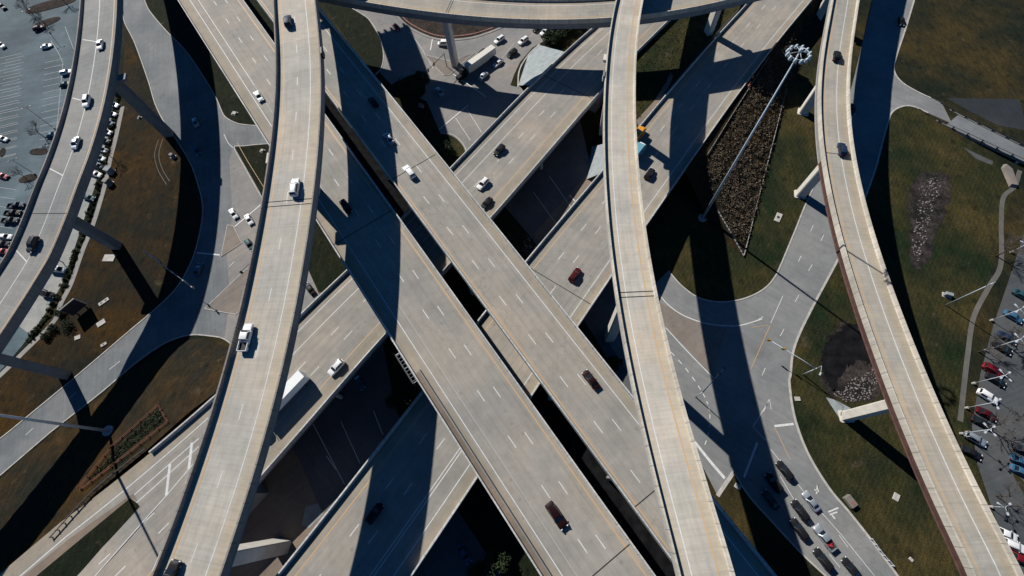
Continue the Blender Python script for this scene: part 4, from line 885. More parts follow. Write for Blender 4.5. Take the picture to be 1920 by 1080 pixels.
def make_bus(pm):
    r = empty('school_bus'); b = MB(); bev_box(b, -5.4, 4.2, 1.22, .6, 3.0, .3); bev_box(b, 4.0, 5.6, 1.05, .6, 1.7, .25); b.build('body', pm, r)
    quad_on((4.2, -1.0, 1.75), (4.2, 1.0, 1.75), (4.2, 1.0, 2.65), (4.2, -1.0, 2.65), 'glass', 'windscreen', r, .03, .04, .04)
    quad_on((-5.4, 1.0, 1.7), (-5.4, -1.0, 1.7), (-5.4, -1.0, 2.6), (-5.4, 1.0, 2.6), 'glass', 'rear_window', r, .03, .1, .1)
    for s_ in (1, -1):
        for k in range(9): b = MB(); b.box((-4.7+k*.98, s_*1.225, 2.05), (.78, .03, .62)); b.build('side_window', M['glass'], r)
        b = MB(); b.box((-.6, s_*1.225, 1.4), (9.3, .03, .1)); b.build('rub_rail', M['dark'], r)
    for x in (-2.4, 2.0): b = MB(); b.box((x, 0, 3.04), (.7, .7, .1)); b.build('roof_hatch', PAINT['white'], r)
    lamps(r, 11.1, 2.2, 1.1, 1.3)
    for x in (4.4, -2.9):
        for y in (1.0, -1.0): wheel(r, x, y, .48, .35)
    return r
MAKE = {'sedan': make_sedan, 'suv': make_suv, 'pickup': make_pickup, 'van': make_van, 'semi': make_semi, 'boxtruck': make_boxtruck, 'bus': make_bus}
PROTO = {}
def repaint(o, pm, old):
    for ch in o.children:
        for sl_ in ch.material_slots:
            if sl_.material == old: sl_.link = 'OBJECT'; sl_.material = pm
        repaint(ch, pm, old)
def vehicle(kind, col, loc, yaw, label, group=None, pitch=0.0):
    pm = PAINT[col]
    if kind not in PROTO: o = MAKE[kind](pm); PROTO[kind] = (o, pm)
    else: o = copy_tree(PROTO[kind][0]); repaint(o, pm, PROTO[kind][1])
    o.location = [float(c) for c in loc]; o.rotation_euler = (0, float(pitch), float(yaw))
    cat = {'sedan': 'car', 'suv': 'car', 'pickup': 'pickup truck', 'van': 'van', 'semi': 'truck', 'boxtruck': 'truck', 'bus': 'bus'}[kind]
    for k_ in ('label', 'category', 'group'):
        if k_ in o: del o[k_]
    return tag(o, label, cat, group)
def on_way(w, kind, col, px, py, sgn, label, group, dz=.9):
    st, u, z = w.find(px, py, dz); p = w.at(st, u, .015); yaw = w.heading(st)+(0 if sgn > 0 else math.pi)
    return vehicle(kind, col, p, yaw, label, group, -w.slope(st)*sgn)
def on_ground(kind, col, px, py, d, label, group=None, z=.06, dz=.8):
    p = P(px, py, z+dz); q = P(px+d[0], py+d[1], z+dz)
    return vehicle(kind, col, (p[0], p[1], z), math.atan2(q[1]-p[1], q[0]-p[0]), label, group)

GR = 'vehicles driving on the elevated ramps'
on_way(R1, 'sedan', 'white', 186, 82, 1, 'white sedan on the far-left ramp, topmost of the pale trio', GR)
on_way(R1, 'suv', 'white', 161, 189, 1, 'white SUV in the middle of the pale trio on the far-left ramp', GR)
on_way(R1, 'sedan', 'silver', 140, 267, 1, 'silver sedan on the far-left ramp between a white SUV and a charcoal one', GR)
on_way(R1, 'suv', 'charcoal', 60, 457, 1, 'dark charcoal SUV on the far-left ramp, the only dark vehicle there', GR)
on_way(R2, 'suv', 'navy', 539, 38, -1, 'dark blue SUV near the top of the wide two-lane ramp', GR)
on_way(R2, 'suv', 'white', 552, 350, -1, 'white SUV beside the expansion joint of the wide two-lane ramp', GR)
on_way(R2, 'pickup', 'white', 460, 632, -1, 'white pickup truck on the left lane of the wide two-lane ramp', GR)
on_way(R2, 'suv', 'black', 318, 1080, -1, 'black car cut off by the bottom edge on the wide two-lane ramp', GR)
on_way(R5, 'suv', 'black', 1570, 104, -1, 'black car on the right-hand curved ramp, the upper of two', GR)
on_way(R5, 'suv', 'navy', 1580, 279, -1, 'dark navy SUV on the right-hand curved ramp, the lower of two', GR)
GF = 'vehicles driving on the diagonal freeway'
on_way(F1, 'sedan', 'white', 484, 179, 1, 'white sedan on the left freeway roadway, upstream of the wide ramp', GF)
on_way(F1, 'suv', 'black', 648, 387, 1, 'black SUV at the edge of the shadow on the left freeway roadway', GF)
big = on_way(F1, 'suv', 'maroon', 1043, 966, 1, 'long maroon SUV on the lower end of the left freeway roadway', GF)
on_way(F2, 'sedan', 'black', 699, 190, -1, 'black car deep in shadow on the right freeway roadway', GF)
on_way(F2, 'sedan', 'silver', 728, 258, -1, 'silver sedan in shadow on the right freeway roadway', GF)
on_way(F2, 'suv', 'white', 767, 321, -1, 'white SUV in the sun beside the deck joint of the right freeway roadway', GF)
on_way(F2, 'sedan', 'maroon', 1108, 711, -1, 'maroon sedan on the right freeway roadway near the cream-edged ramp', GF)
big.scale = (1.16, 1.04, 1.03)
GL = 'vehicles driving on the lower roadways'
def sgnG(w): return 1 if w.at(w.S[-1], 0)[1] > w.at(0, 0)[1] else -1
s1 = -sgnG(G1); s2 = sgnG(G2)
on_way(G1, 'suv', 'black', 936, 281, s1, 'black SUV on the upper lower-level roadway, right of the freeway', GL)
on_way(G1, 'suv', 'white', 905, 344, s1, 'white SUV with a sunroof beside the diagonal freeway barrier', GL)
on_way(G1, 'sedan', 'black', 912, 380, s1, 'black car half hidden behind the diagonal freeway barrier, below the white SUV', GL)
on_way(G1, 'suv', 'white', 630, 688, s1, 'white SUV ahead of the long white trailer, left of the freeway', GL)
on_way(G1, 'semi', 'white', 526, 743, s1, 'semi truck with a long white trailer half under the wide two-lane ramp', GL, dz=3.6)
on_way(G2, 'suv', 'black', 702, 962, s2, 'black SUV in the shadow band on the lowest left roadway', GL)
on_way(G2, 'suv', 'darkred', 1078, 515, s2, 'dark red SUV between the diagonal freeway and the cream-edged ramp', GL)
on_way(G2, 'suv', 'black', 1218, 325, s2, 'black SUV just right of the cream-edged ramp', GL)
on_way(G2, 'boxtruck', 'white', 1197, 280, s2, 'pale blue box truck with a white cab beside the cream-edged ramp', GL, dz=2.5)
on_way(G2, 'bus', 'yellow', 1193, 254, s2, 'yellow school bus emerging from under the cream-edged ramp', GL, dz=2.6)
GS = 'cars on the streets below'
for k, c, x, y, d, l in (
    ('sedan', 'silver', 366, 229, (5, 12), 'silver sedan in shadow on the left street, the upper of a pair'),
    ('sedan', 'blue', 369, 281, (5, 13), 'blue sedan in shadow on the left street, the lower of a pair'),
    ('sedan', 'blue', 371, 505, (6, -16), 'pale blue sedan in shadow at the bend of the left street'),
    ('sedan', 'white', 437, 400, (9, 14), 'white sedan waiting left of another white sedan at the left crossing'),
    ('sedan', 'white', 466, 411, (8, 14), 'white sedan waiting at the stop line beside the wide ramp'),
    ('suv', 'teal', 468, 459, (10, 14), 'dark teal car at the edge of the wide ramp below the white sedans'),
    ('sedan', 'black', 580, 541, (-9, -12), 'black car on the street between the wide ramp and the freeway'),
    ('sedan', 'blue', 674, 716, (8, 14), 'blue car in deep shade on the street under the lower roadway'),
    ('sedan', 'blue', 870, 1038, (8, 14), 'dark blue car in deep shade at the bottom edge, right of the lower roadway'),
    ('sedan', 'red', 743, 50, (9, 9), 'red sedan turning at the junction under the top ramp'),
    ('van', 'white', 833, 81, (-14, 0), 'white van beside the pier of the top ramp'),
    ('suv', 'white', 936, 74, (-11, 8), 'white SUV in the queue above the cream trailer'),
    ('suv', 'black', 903, 100, (-11, 8), 'black SUV in the queue left of the cream trailer'),
    ('suv', 'black', 960, 99, (-11, 8), 'black SUV in the queue right of the cream trailer'),
    ('suv', 'white', 981, 76, (-11, 8), 'white car in the right-hand lane of the queue under the top ramp'),
    ('sedan', 'white', 934, 117, (-10, 8), 'small white car in the trailer shadow of the queue'),
    ('sedan', 'silver', 906, 142, (-10, 9), 'silver sedan first in the queue at the stop line'),
    ('suv', 'white', 1022, 59, (-11, 8), 'white car farthest back in the queue under the top ramp'),
    ('suv', 'black', 1008, 52, (-11, 8), 'black car at the back of the queue beside the white one'),
    ('sedan', 'silver', 824, 171, (8, 11), 'silver sedan alone in the middle of the shaded junction'),
    ('sedan', 'black', 1691, 39, (2, 14), 'black car on the right frontage street near the grass'),
    ('sedan', 'charcoal', 1598, 203, (2, 14), 'charcoal car in shadow at the right edge of the right-hand ramp')):
    on_ground(k, c, x, y, d, l, GS)
p_ = on_ground('semi', 'black', 899, 112, (-12, 8.6), 'semi truck with a black cab and a cream trailer waiting in the queue', GS, dz=2.5)
for ch in p_.children:
    if ch.name.startswith('trailer'):
        for sl_ in ch.material_slots: sl_.link = 'OBJECT'; sl_.material = PAINT['cream']
GQ = 'cars queuing at the lower right'
for k, c, x, y, d, l in (
    ('suv', 'black', 1472, 882, (-10, -13), 'black SUV at the front of the sunlit queue at the lower right'),
    ('sedan', 'silver', 1522, 940, (-10, -13), 'silver sedan in the rightmost lane of the lower right queue'),
    ('suv', 'black', 1452, 905, (-10, -13), 'black SUV in shadow at the front of the queue'),
    ('sedan', 'charcoal', 1446, 937, (-10, -13), 'charcoal sedan in shadow in the innermost lane of the queue'),
    ('suv', 'black', 1501, 957, (-10, -14), 'black SUV right behind the gap in the middle lane of the queue'),
    ('suv', 'black', 1499, 992, (-10, -14), 'black SUV half in shadow behind the charcoal sedan'),
    ('pickup', 'silver', 1547, 1008, (-10, -13), 'silver pickup truck with red cargo in its bed'),
    ('suv', 'black', 1544, 1049, (-10, -13), 'black SUV beside the grass edge, behind the silver pickup'),
    ('sedan', 'black', 1598, 1066, (-10, -12), 'black sedan last in the right lane at the bottom edge')):
    o_ = on_ground(k, c, x, y, d, l, GQ, dz=.9)
    if 'red cargo' in l:
        b = MB()
        for i in range(5): b.box((-1.3-.3*(i % 3), (-.4, .3, 0, .5, -.2)[i], .92+.1*(i % 2)), (.5, .5, .35), i*.6)
        c_ = b.build('cargo_bag', M['redcargo'], None); c_.location = o_.location; c_.rotation_euler = o_.rotation_euler; tag(c_, 'red cargo bags lying in the bed of the silver pickup', 'cargo')
GP = 'cars parked in the upper left lot'
for k, c, x, y, d, l in (
    ('sedan', 'white', 86, 86, (14, -4), 'white sedan driving along the aisle of the upper left lot'),
    ('suv', 'darkred', 72, 52, (14, -5), 'dark red car beside the tree island of the upper left lot'),
    ('suv', 'white', 2, 84, (10, 10), 'white car cut by the left edge, uppermost white one'),
    ('suv', 'black', 4, 12, (10, 10), 'black car in the top left corner'),
    ('suv', 'white', 124, 135, (14, -4), 'white SUV parked against the far-left ramp'),
    ('sedan', 'teal', 121, 157, (14, -4), 'teal car parked below the white SUV by the far-left ramp'),
    ('sedan', 'blue', 96, 252, (12, -3), 'blue car under the bare tree of the upper left lot'),
    ('sedan', 'white', 4, 259, (13, 4), 'white sedan at the left edge, level with the bare tree'),
    ('sedan', 'red', 4, 329, (13, 4), 'red car at the left edge below the white sedan'),
    ('pickup', 'navy', 30, 385, (16, -2), 'dark blue pickup truck at the top of the row of three'),
    ('pickup', 'black', 24, 399, (16, -1), 'black pickup truck with a pale bed in the middle of the row'),
    ('pickup', 'charcoal', 19, 413, (16, -1), 'charcoal pickup truck lowest of the row of three'),
    ('suv', 'white', 10, 444, (16, 0), 'white car parked below the three pickups'),
    ('suv', 'black', 6, 457, (16, 0), 'black car parked between the white and the red one'),
    ('sedan', 'red', 4, 471, (16, 0), 'bright red car lowest in the left edge row'),
    ('van', 'white', 108, 505, (16, 2), 'white van parked right of the far-left ramp'),
    ('suv', 'black', 90, 552, (16, 3), 'black car under the small tree right of the far-left ramp'),
    ('sedan', 'teal', 166, 370, (13, 3), 'dark teal vehicle parked beside the hedge, tall row end'),
    ('sedan', 'silver', 212, 196, (13, 3), 'silver car at the hedge, first from the top of its row'),
    ('sedan', 'white', 208, 213, (13, 3), 'white car at the hedge, second from the top of its row'),
    ('sedan', 'blue', 203, 230, (13, 3), 'blue car at the hedge, third from the top of its row'),
    ('sedan', 'white', 199, 247, (13, 3), 'white car at the hedge, fourth from the top of its row'),
    ('sedan', 'charcoal', 195, 263, (13, 3), 'charcoal car at the hedge, fifth from the top of its row'),
    ('sedan', 'white', 191, 280, (13, 3), 'white car at the hedge, sixth from the top of its row'),
    ('sedan', 'white', 186, 296, (13, 3), 'white car at the hedge, seventh from the top of its row'),
    ('sedan', 'navy', 183, 311, (13, 3), 'navy car at the hedge, eighth from the top of its row'),
    ('sedan', 'white', 179, 326, (13, 3), 'white car at the hedge, ninth from the top of its row')):
    on_ground(k, c, x, y, d, l, GP, z=.035)
GK = 'cars parked in the right-hand lot'
for k, c, x, y, d, l in (
    ('suv', 'white', 1853, 743, (15, 9), 'large white SUV parked between two lamp posts in the right lot'),
    ('suv', 'silver', 1830, 823, (15, 8), 'silver SUV parked beneath the lamp post with the wide head'),
    ('sedan', 'darkred', 1851, 776, (15, 8), 'dark red car parked below the large white SUV'),
    ('sedan', 'black', 1842, 792, (15, 8), 'black car parked between the dark red car and the silver SUV'),
    ('sedan', 'black', 1822, 848, (15, 8), 'black car parked just below the silver SUV'),
    ('sedan', 'charcoal', 1922, 845, (12, 6), 'charcoal car at the right edge, uppermost of three'),
    ('sedan', 'blue', 1916, 865, (12, 6), 'blue car at the right edge, middle of three'),
    ('sedan', 'blue', 1916, 884, (12, 6), 'blue car next to the grass island, lowest of three'),
    ('sedan', 'white', 1888, 1001, (14, 6), 'white car parked beside the right-hand ramp near the bottom'),
    ('suv', 'white', 1902, 1023, (14, 6), 'white SUV parked below a white car beside the right-hand ramp'),
    ('sedan', 'red', 1914, 1047, (14, 6), 'red car at the right edge near the bottom corner'),
    ('suv', 'red', 1862, 694, (15, 9), 'red car parked in the tree shade of the right lot'),
    ('sedan', 'black', 1868, 712, (15, 9), 'black car parked above the large white SUV'),
    ('sedan', 'blue', 1901, 593, (14, 8), 'blue car parked between the two upper lamp posts of the right lot'),
    ('sedan', 'navy', 1890, 633, (14, 8), 'navy car parked under the middle lamp post of the right lot'),
    ('sedan', 'black', 1880, 652, (14, 8), 'black car parked in the dark row beneath the navy car'),
    ('sedan', 'teal', 1917, 553, (14, 8), 'teal car at the right edge beside the uppermost lamp posts')):
    on_ground(k, c, x, y, d, l, GK, z=.075)
# ------------------------------------------------------------------ lamp posts, signals, signs, barriers
M['steelgrey'] = plain('grey_steel', (.10, .11, .12), .6)
def high_mast(base, z0, h, label):
    p = P(*base, z0); r = empty('high_mast_light', (p[0], p[1], z0)); tag(r, label, 'light mast', 'high masts of the interchange')
    b = MB(); b.tube([(0, 0, .3), (0, 0, h)], .42, 10, 0, .16); b.build('pole', M['galv'], r)
    b = MB(); b.tube([(0, 0, -.6), (0, 0, .35)], 1.4, 16, sm=False); b.build('foundation', M['kerb'], r)
    b = MB(); n = 12; rr = 1.9
    ring = [(rr*math.cos(2*math.pi*k/24), rr*math.sin(2*math.pi*k/24), h-.6) for k in range(25)]
    b.tube(ring, .07, 6)
    for k in range(4): a = 2*math.pi*k/4; b.tube([(.15*math.cos(a), .15*math.sin(a), h-.2), (rr*math.cos(a), rr*math.sin(a), h-.6)], .05, 5)
    b.tube([(0, 0, h-.5), (0, 0, h+.5)], .35, 8); b.build('lamp_ring', M['galv'], r)
    for k in range(n):
        a = 2*math.pi*k/n; b = MB(); c = (rr*math.cos(a), rr*math.sin(a))
        pts = []; rings = []
        for z, q in ((h-1.2, .33), (h-1.0, .38), (h-.55, .28), (h-.3, .14)): rings.append([(c[0]*1.12+q*math.cos(t), c[1]*1.12+q*math.sin(t), z) for t in [2*math.pi*i/10 for i in range(10)]])
        b.ring_loft(rings, 0, True, True); b.build('luminaire', M['lampglass'], r)
    return r
high_mast((1317, 409), 0.05, 60.5, 'tall pale light mast with a ring of lamps between the brush field and the loop')
high_mast((203, 808), z_near(SWG, 203, 808), 55, 'tall light mast in shadow on the lower left grass, its top outside the frame')
def lot_lamp(base, top, z0, label, heads=2, arm=1.1, mat='wpole', group='parking lot lamp posts'):
    b0 = P(*base, z0); best = min(((np.hypot(*(proj(b0+[0, 0, h])-np.array(top))), h) for h in np.arange(4, 16, .25)))[1]
    r = empty('lamp_post', b0); tag(r, label, 'lamp post', group)
    b = MB(); b.tube([(0, 0, 0), (0, 0, best)], .11, 8, 0, .07); b.build('pole', M[mat], r)
    b = MB(); b.tube([(0, 0, -.2), (0, 0, .7)], .32, 10, sm=False); b.build('base', M['kerb'], r)
    for k in range(heads):
        a = 2*math.pi*k/heads+.5; c, s_ = math.cos(a), math.sin(a)
        b = MB(); b.tube([(0, 0, best-.05), (c*arm, s_*arm, best)], .05, 6); b.build('arm', M[mat], r)
        b = MB(); b.box((c*(arm+.3), s_*(arm+.3), best), (.62, .4, .16), a); b.build('lamp_head', M[mat], r)
    return r
for b0, t0, l in (((103, 242), (50, 199), 'dark lamp post standing left of the bare tree in the upper left lot'), ((66, 327), (25, 299), 'dark lamp post leaning over the island at the left edge'), ((94, 62), (56, 12), 'dark lamp post beside the red car near the top left corner')):
    lot_lamp(b0, t0, .05, l, mat='dark')
for b0, t0, hd, l in (((1858, 601), (1914, 581), 4, 'white four-headed lamp post above the blue car of the right lot'), ((1847, 657), (1915, 640), 4, 'white lamp post over the navy car, fourth from the bottom in the right lot'), ((1824, 719), (1884, 703), 4, 'white four-headed lamp post above the large white SUV'),
                  ((1811, 765), (1868, 757), 3, 'white lamp post just below the large white SUV'), ((1801, 813), (1855, 804), 4, 'white four-headed lamp post above the silver SUV'), ((1856, 950), (1884, 950), 3, 'short white lamp post beside the right-hand ramp near the bottom'),
                  ((1895, 473), (1925, 455), 3, 'white lamp post at the right edge beside the trail')):
    lot_lamp(b0, t0, .08, l, heads=hd)
# power pole in the right grass
b0 = P(1773, 572, .05); r = empty('utility_pole', b0); tag(r, 'slim utility pole with a cross arm standing in the right grass', 'utility pole')
b = MB(); b.tube([(0, 0, 0), (0, 0, 15)], .16, 8, 0, .1); b.build('pole', M['galv'], r)
b = MB(); b.box((0, 0, 14.2), (2.6, .14, .16), .4); b.build('cross_arm', M['trunk'], r)
for k in (-1, 0, 1): b = MB(); b.tube([(k*1.1*math.cos(.4), k*1.1*math.sin(.4), 14.2), (k*1.1*math.cos(.4), k*1.1*math.sin(.4), 14.6)], .07, 6); b.build('insulator', M['lampglass'], r)

def signal_mast(base, tip, z0, h, heads, label, mat='galv', headmat='dark', lum=False, hl=None):
    """a traffic signal: pole, mast arm reaching the traced tip, heads hung along it"""
    a, t = P(*base, z0), P(*tip, h); d = t[:2]-a[:2]; L = np.hypot(*d); yaw = math.atan2(d[1], d[0])
    r = empty('traffic_signal', a, yaw); tag(r, label, 'traffic signal', 'traffic signals of the junctions')
    b = MB(); b.tube([(0, 0, 0), (0, 0, h+.4)], .16, 8, 0, .11); b.build('pole', M[mat], r)
    b = MB(); b.tube([(0, 0, h-.3), (L*.3, 0, h), (L, 0, h+.1)], .13, 8, 0, .07); b.build('mast_arm', M[mat], r)
    for f in heads:
        b = MB(); b.box((L*f, 0, h-.1), (.42, .36, 1.15), 0); 
        b.box((L*f, 0, h-.1), (.75, .04, 1.5), 0); o = b.build('signal_head', M[headmat], r)
        for k, mt in ((-.36, 'green_lens'), (0, 'amber_lens'), (.36, 'red_lens')):
            c = MB(); c.tube([(L*f, -.19, h-.1+k), (L*f, -.26, h-.1+k)], .13, 8); c.build('lens', M[mt], o)
    if lum:
        b = MB(); b.tube([(0, 0, h), (.0, 0, h+2.5), (-.3, 1.8, h+2.8)], .08, 6); b.box((-.4, 2.3, h+2.8), (.35, .9, .15)); b.build('street_lamp', M[mat], r)
    return r
M['green_lens'] = plain('green_lens', (.02, .12, .06), .2); M['amber_lens'] = plain('amber_lens', (.30, .16, .01), .2); M['red_lens'] = plain('red_lens', (.25, .01, .01), .2); M['sig_yellow'] = plain('yellow_signal_housing', (.62, .36, .03), .5)
signal_mast((300, 490), (364, 541), .1, 6.2, (.55, .8, .97), 'pale signal mast arm reaching over the bend of the left street', 'wpole', 'kerb')
signal_mast((838, 125), (790, 146), .17, 6, (.45, .7, .95), 'signal mast arm on the triangular island under the top ramp', 'dark')
signal_mast((1304, 744), (1358, 690), .1, 6.5, (.5, .75, .97), 'blue-grey signal mast arm right of the cream-edged ramp', 'galv')
signal_mast((1506, 702), (1441, 637), .1, 6.5, (.68, .99), 'signal mast with yellow heads over the right street beside the pond', 'galv', 'sig_yellow', True)
signal_mast((486, 505), (452, 512), .2, 5, (.95,), 'short signal mast on the triangular island beside the wide ramp', 'dark')

def rail_line(name, px, zf, label, cat, post_px=None, n=20, h=.8, mat='galv', rails=(.65,), postmat='trunk', smooth=True, rh=.3):
    pts = spline(px) if smooth and len(px) > 2 else [np.array(q, float) for q in px]
    W = [P(x, y, zf(x, y)) for x, y in pts]; W = np.array(W)
    r = empty(name, W[0]); tag(r, label, cat)
    t = np.concatenate([[0], np.cumsum(np.linalg.norm(np.diff(W, axis=0), axis=1))])
    f = lambda u: np.array([np.interp(u, t, W[:, i]) for i in range(3)])-W[0]
    for rz in rails:
        b = MB(); R0 = []
        for i, p in enumerate(W-W[0]):
            d = W[min(i+1, len(W)-1)]-W[max(i-1, 0)]; d /= np.linalg.norm(d); nn = np.array([-d[1], d[0], 0])
            R0.append([p-nn*.05+[0, 0, rz-rh/2], p+nn*.05+[0, 0, rz-rh/2], p+nn*.05+[0, 0, rz+rh/2], p-nn*.05+[0, 0, rz+rh/2]])
        b.ring_loft(R0); b.build('rail', M[mat], r)
    for k in range(n):
        p = f(t[-1]*k/(n-1)); b = MB(); b.box((p[0], p[1], p[2]+h/2), (.2, .2, h)); b.build('post', M[postmat], r)
    return r
ge = lambda x, y: G1.find(x, y)[2]
rail_line('guardrail', [(99, 1007), (176, 923), (246, 865), (276, 842)], lambda x, y: ge(x, y)-.05, 'steel guardrail with wooden posts along the lower left roadway', 'guardrail', n=16, h=1.0, rails=(.75,), rh=.32, mat='steelgrey')
rail_line('guardrail', [(1632, 1010), (1650, 1035), (1672, 1060)], lambda x, y: .08, 'pale guardrail at the bottom right street edge', 'guardrail', n=6, h=.9, mat='wpole', rails=(.7,), postmat='wpole')
# side street bridge over the stream
sb = Way([(1735, 212), (1760, 226), (1840, 262), (1925, 301), (1990, 330)], [(1722, 172), (1768, 192), (1850, 232), (1925, 272), (1995, 305)], lambda x, y: .12+max(0, min(1, (x-1735)/150))*2.4-1.0, 2, wdeg=1, ext=(1, 40))
root = empty('street_bridge'); tag(root, 'small concrete bridge of the side street crossing the stream at the right edge', 'bridge')
b = MB(); W2 = sb.width/2; sb.sweep(b, [(-W2, -.6), (W2, -.6), (W2, 0), (-W2, 0)], uv=True); b.build('deck', M['road_b'], root)
for sd in (-1, 1):
    b = MB(); sb.sweep(b, [(sd*(W2-.3), .002), (sd*W2, .002), (sd*W2, .3), (sd*(W2-.3), .3)][::sd]); b.build('kerb', M['girder'], root)
    b = MB(); sb.sweep(b, [(sd*(W2-.18), .85), (sd*(W2-.08), .85), (sd*(W2-.08), .97), (sd*(W2-.18), .97)][::sd]); b.build('railing', M['dark'], root)
    for k in range(14):
        st = 3+k*4.4
        if st < sb.S[-1]: p = sb.at(st, sd*(W2-.13), 0); b = MB(); b.box((p[0], p[1], p[2]+.5), (.4, .4, 1.0), sb.heading(st)); b.build('post', M['dark'], root)
for k in (14, 32, 50):
    p = sb.at(k, 0); b = MB(); b.box((p[0], p[1], p[2]/2-.3), (.7, sb.width-.6, max(.3, p[2]-.6)), sb.heading(k)); b.build('bridge_pier', M['pier'], root)
b0 = P(1890, 330, 0); b = MB(); b.ring_loft([[(x*k*2.2*math.cos(1.15)-y*k*5*math.sin(1.15)*0-y*5*k*math.sin(1.15), x*k*2.2*math.sin(1.15)+y*k*5*math.cos(1.15)*0+y*.6*5*k*math.cos(1.15)*1, z) for x, y in ((-.5, -1), (.5, -1), (.6, .6), (0, 1), (-.6, .6))] for z, k in ((-.2, 1), (1.0, .85))])
o = b.build('retaining_block', M['gore'], None, (b0[0], b0[1], 0), -R(80)); tag(o, 'tan sloped concrete block at the end of the small side-street bridge', 'retaining wall')
# lattice catwalk on the freeway barrier
s0_, u0_, z0_ = F1.find(750, 657, 1.2); s1_, u1_, z1_ = F1.find(785, 711, 1.2)
p0, p1 = F1.at(s0_, -F1.width/2-.55, .7), F1.at(s1_, -F1.width/2-.55, .7); d = p1-p0; L = np.linalg.norm(d); yaw = math.atan2(d[1], d[0])
r = empty('sign_catwalk', p0, yaw); tag(r, 'grey lattice catwalk of a sign hung outside the left freeway barrier', 'sign bracket')
for y in (-.45, .45): b = MB(); b.box((L/2, y, 0), (L, .10, .12)); b.build('chord', M['steelgrey'], r)
for k in range(9): b = MB(); b.box((L*(k+.5)/9, 0, 0), (.12, .8, .1)); b.build('rung', M['steelgrey'], r)
b = MB(); b.box((L/2, -.62, -1.6), (L, .12, 3.2)); b.build('sign_panel', M['dark'], r)
for x in (.1, L*.5, L-.1): b = MB(); b.box((x, .2, -.25), (.14, 1.3, .14)); b.build('bracket', M['galv'], r)
# sign boxes on the ramps' sides
for w_, px, py, l in ((R2, 601, 99, 'small dark sign box on the right side of the wide two-lane ramp'), (R4, 1131, 141, 'small pale sign box on the left side of the cream-edged ramp'), ):
    st, u, z = w_.find(px, py, .6); p = w_.at(st, math.copysign(w_.width/2+.35, u), .3); h_ = w_.heading(st)
    r = empty('sign_box', p, h_); tag(r, l, 'sign')
    b = MB(); bev_box(b, -1.3, 1.3, .22, -.8, 1.1, .06); b.build('panel', M['dark' if w_ is R2 else 'para'], r); b = MB(); b.box((0, 0, -.85), (2.0, .6, .1)); b.build('bracket', M['galv'], r)
# monument sign and utility things on the lawn
b0, b1 = P(142, 594, .05), P(168, 572, .05); d = b1-b0; L = np.linalg.norm(d)
r = empty('monument_sign', (b0+b1)/2, math.atan2(d[1], d[0])); tag(r, 'free-standing sign seen from its top edge, casting a square shadow on the brown lawn', 'sign')
b = MB(); b.box((0, 0, 3.2), (L, .45, 4.6)); b.build('panel', M['para'], r); b = MB(); b.box((0, -.24, 3.2), (L-.4, .03, 4.2)); b.build('face', M['dark'], r)
for x in (-L*.3, L*.3): b = MB(); b.box((x, 0, .45), (.4, .4, .9)); b.build('post', M['dark'], r)
def cabinet(px, py, size, z0, label, mat='para', group='utility boxes on the ground'):
    p = P(px, py, z0); r = empty('utility_box', p, R(-20)); tag(r, label, 'utility box', group)
    b = MB(); bev_box(b, -size[0]/2, size[0]/2, size[1]/2, 0, size[2], .06); b.build('housing', M[mat], r)
    b = MB(); b.box((0, 0, .02), (size[0]+.5, size[1]+.5, .12)); b.build('slab', M['kerb'], r)
    b = MB(); b.box((0, size[1]/2+.012, size[2]/2), (size[0]*.8, .02, size[2]*.75)); b.build('door', M['kerb'], r)
cabinet(208, 322, (2.4, 2.0, 2.0), .1, 'green-grey utility box beside the hedge, larger of two', 'slope'); cabinet(206, 344, (1.9, 1.9, 2.2), .1, 'white utility box just below the green-grey one'); cabinet(325, 294, (1.4, 1.2, 1.5), .06, 'small white box at the edge of the lawn by the left street')
cabinet(440, 213, (1.8, 1.4, .5), .05, 'flat pale box on the dark verge beside the freeway', 'kerb'); cabinet(492, 283, (1.2, 1.0, .5), .1, 'tiny pale box on the small verge left of the wide ramp', 'kerb')
cabinet(790, 199, (1.6, .7, 1.2), .08, 'small white box beside the shaded trees of the junction'); cabinet(1775, 554, (1.9, 1.0, 1.3), .06, 'pale teal box in the right grass beside the utility pole', 'slope')
cabinet(262, 221, (.9, .9, .6), .06, 'little white box beside the pier of the far-left ramp', 'para')
def plate(px, py, d, size, label, z0=.06, holes=0):
    p, q = P(px, py, z0), P(px+d[0], py+d[1], z0); r = empty('manhole_slab', p, math.atan2(q[1]-p[1], q[0]-p[0])); tag(r, label, 'manhole', 'concrete slabs in the grass')
    b = MB(); bev_box(b, -size[0]/2, size[0]/2, size[1]/2, -.1, .22, .05); b.build('slab', M['kerb'], r)
    for k in range(holes): x = (k-(holes-1)/2)*size[0]*.45; c = MB(); c.tube([(x, 0, .2), (x, 0, .235)], size[1]*.28, 12, sm=False); c.build('cover', M['dark'], r)
plate(195, 566, (10, -7), (3.3, 1.3), 'long slab with two covers on the brown lawn', holes=2); plate(195, 646, (10, -6), (1.8, 1.0), 'small slab nearest the left street on the brown lawn', holes=1)
plate(146, 633, (8, -3), (1.8, 1.4), 'square pale slab left of the sign shadow on the lawn'); plate(190, 606, (9, -6), (2.6, 1.8), 'white slab at the tip of the sign shadow')
plate(1459, 408, (6, -14), (3.4, 1.7), 'pale rectangular drain slab on the grass left of the right street', holes=1); plate(45, 936, (8, -5), (1.6, .6), 'small white slab on the dark lower left grass', 1.5)
plate(1680, 932, (3, -8), (1.8, 1.3), 'pale slab in the grass left of the right-hand ramp'); plate(1708, 1049, (5, 5), (.9, .7), 'tiny white slab near the bottom in the right grass'); plate(1383, 912, (6, 4), (1.5, 1.2), 'pale slab in the small verge at the bottom centre right')
plate(1495, 748, (8, 0), (1.4, 1.1), 'grey slab between the street kerb and the pond')
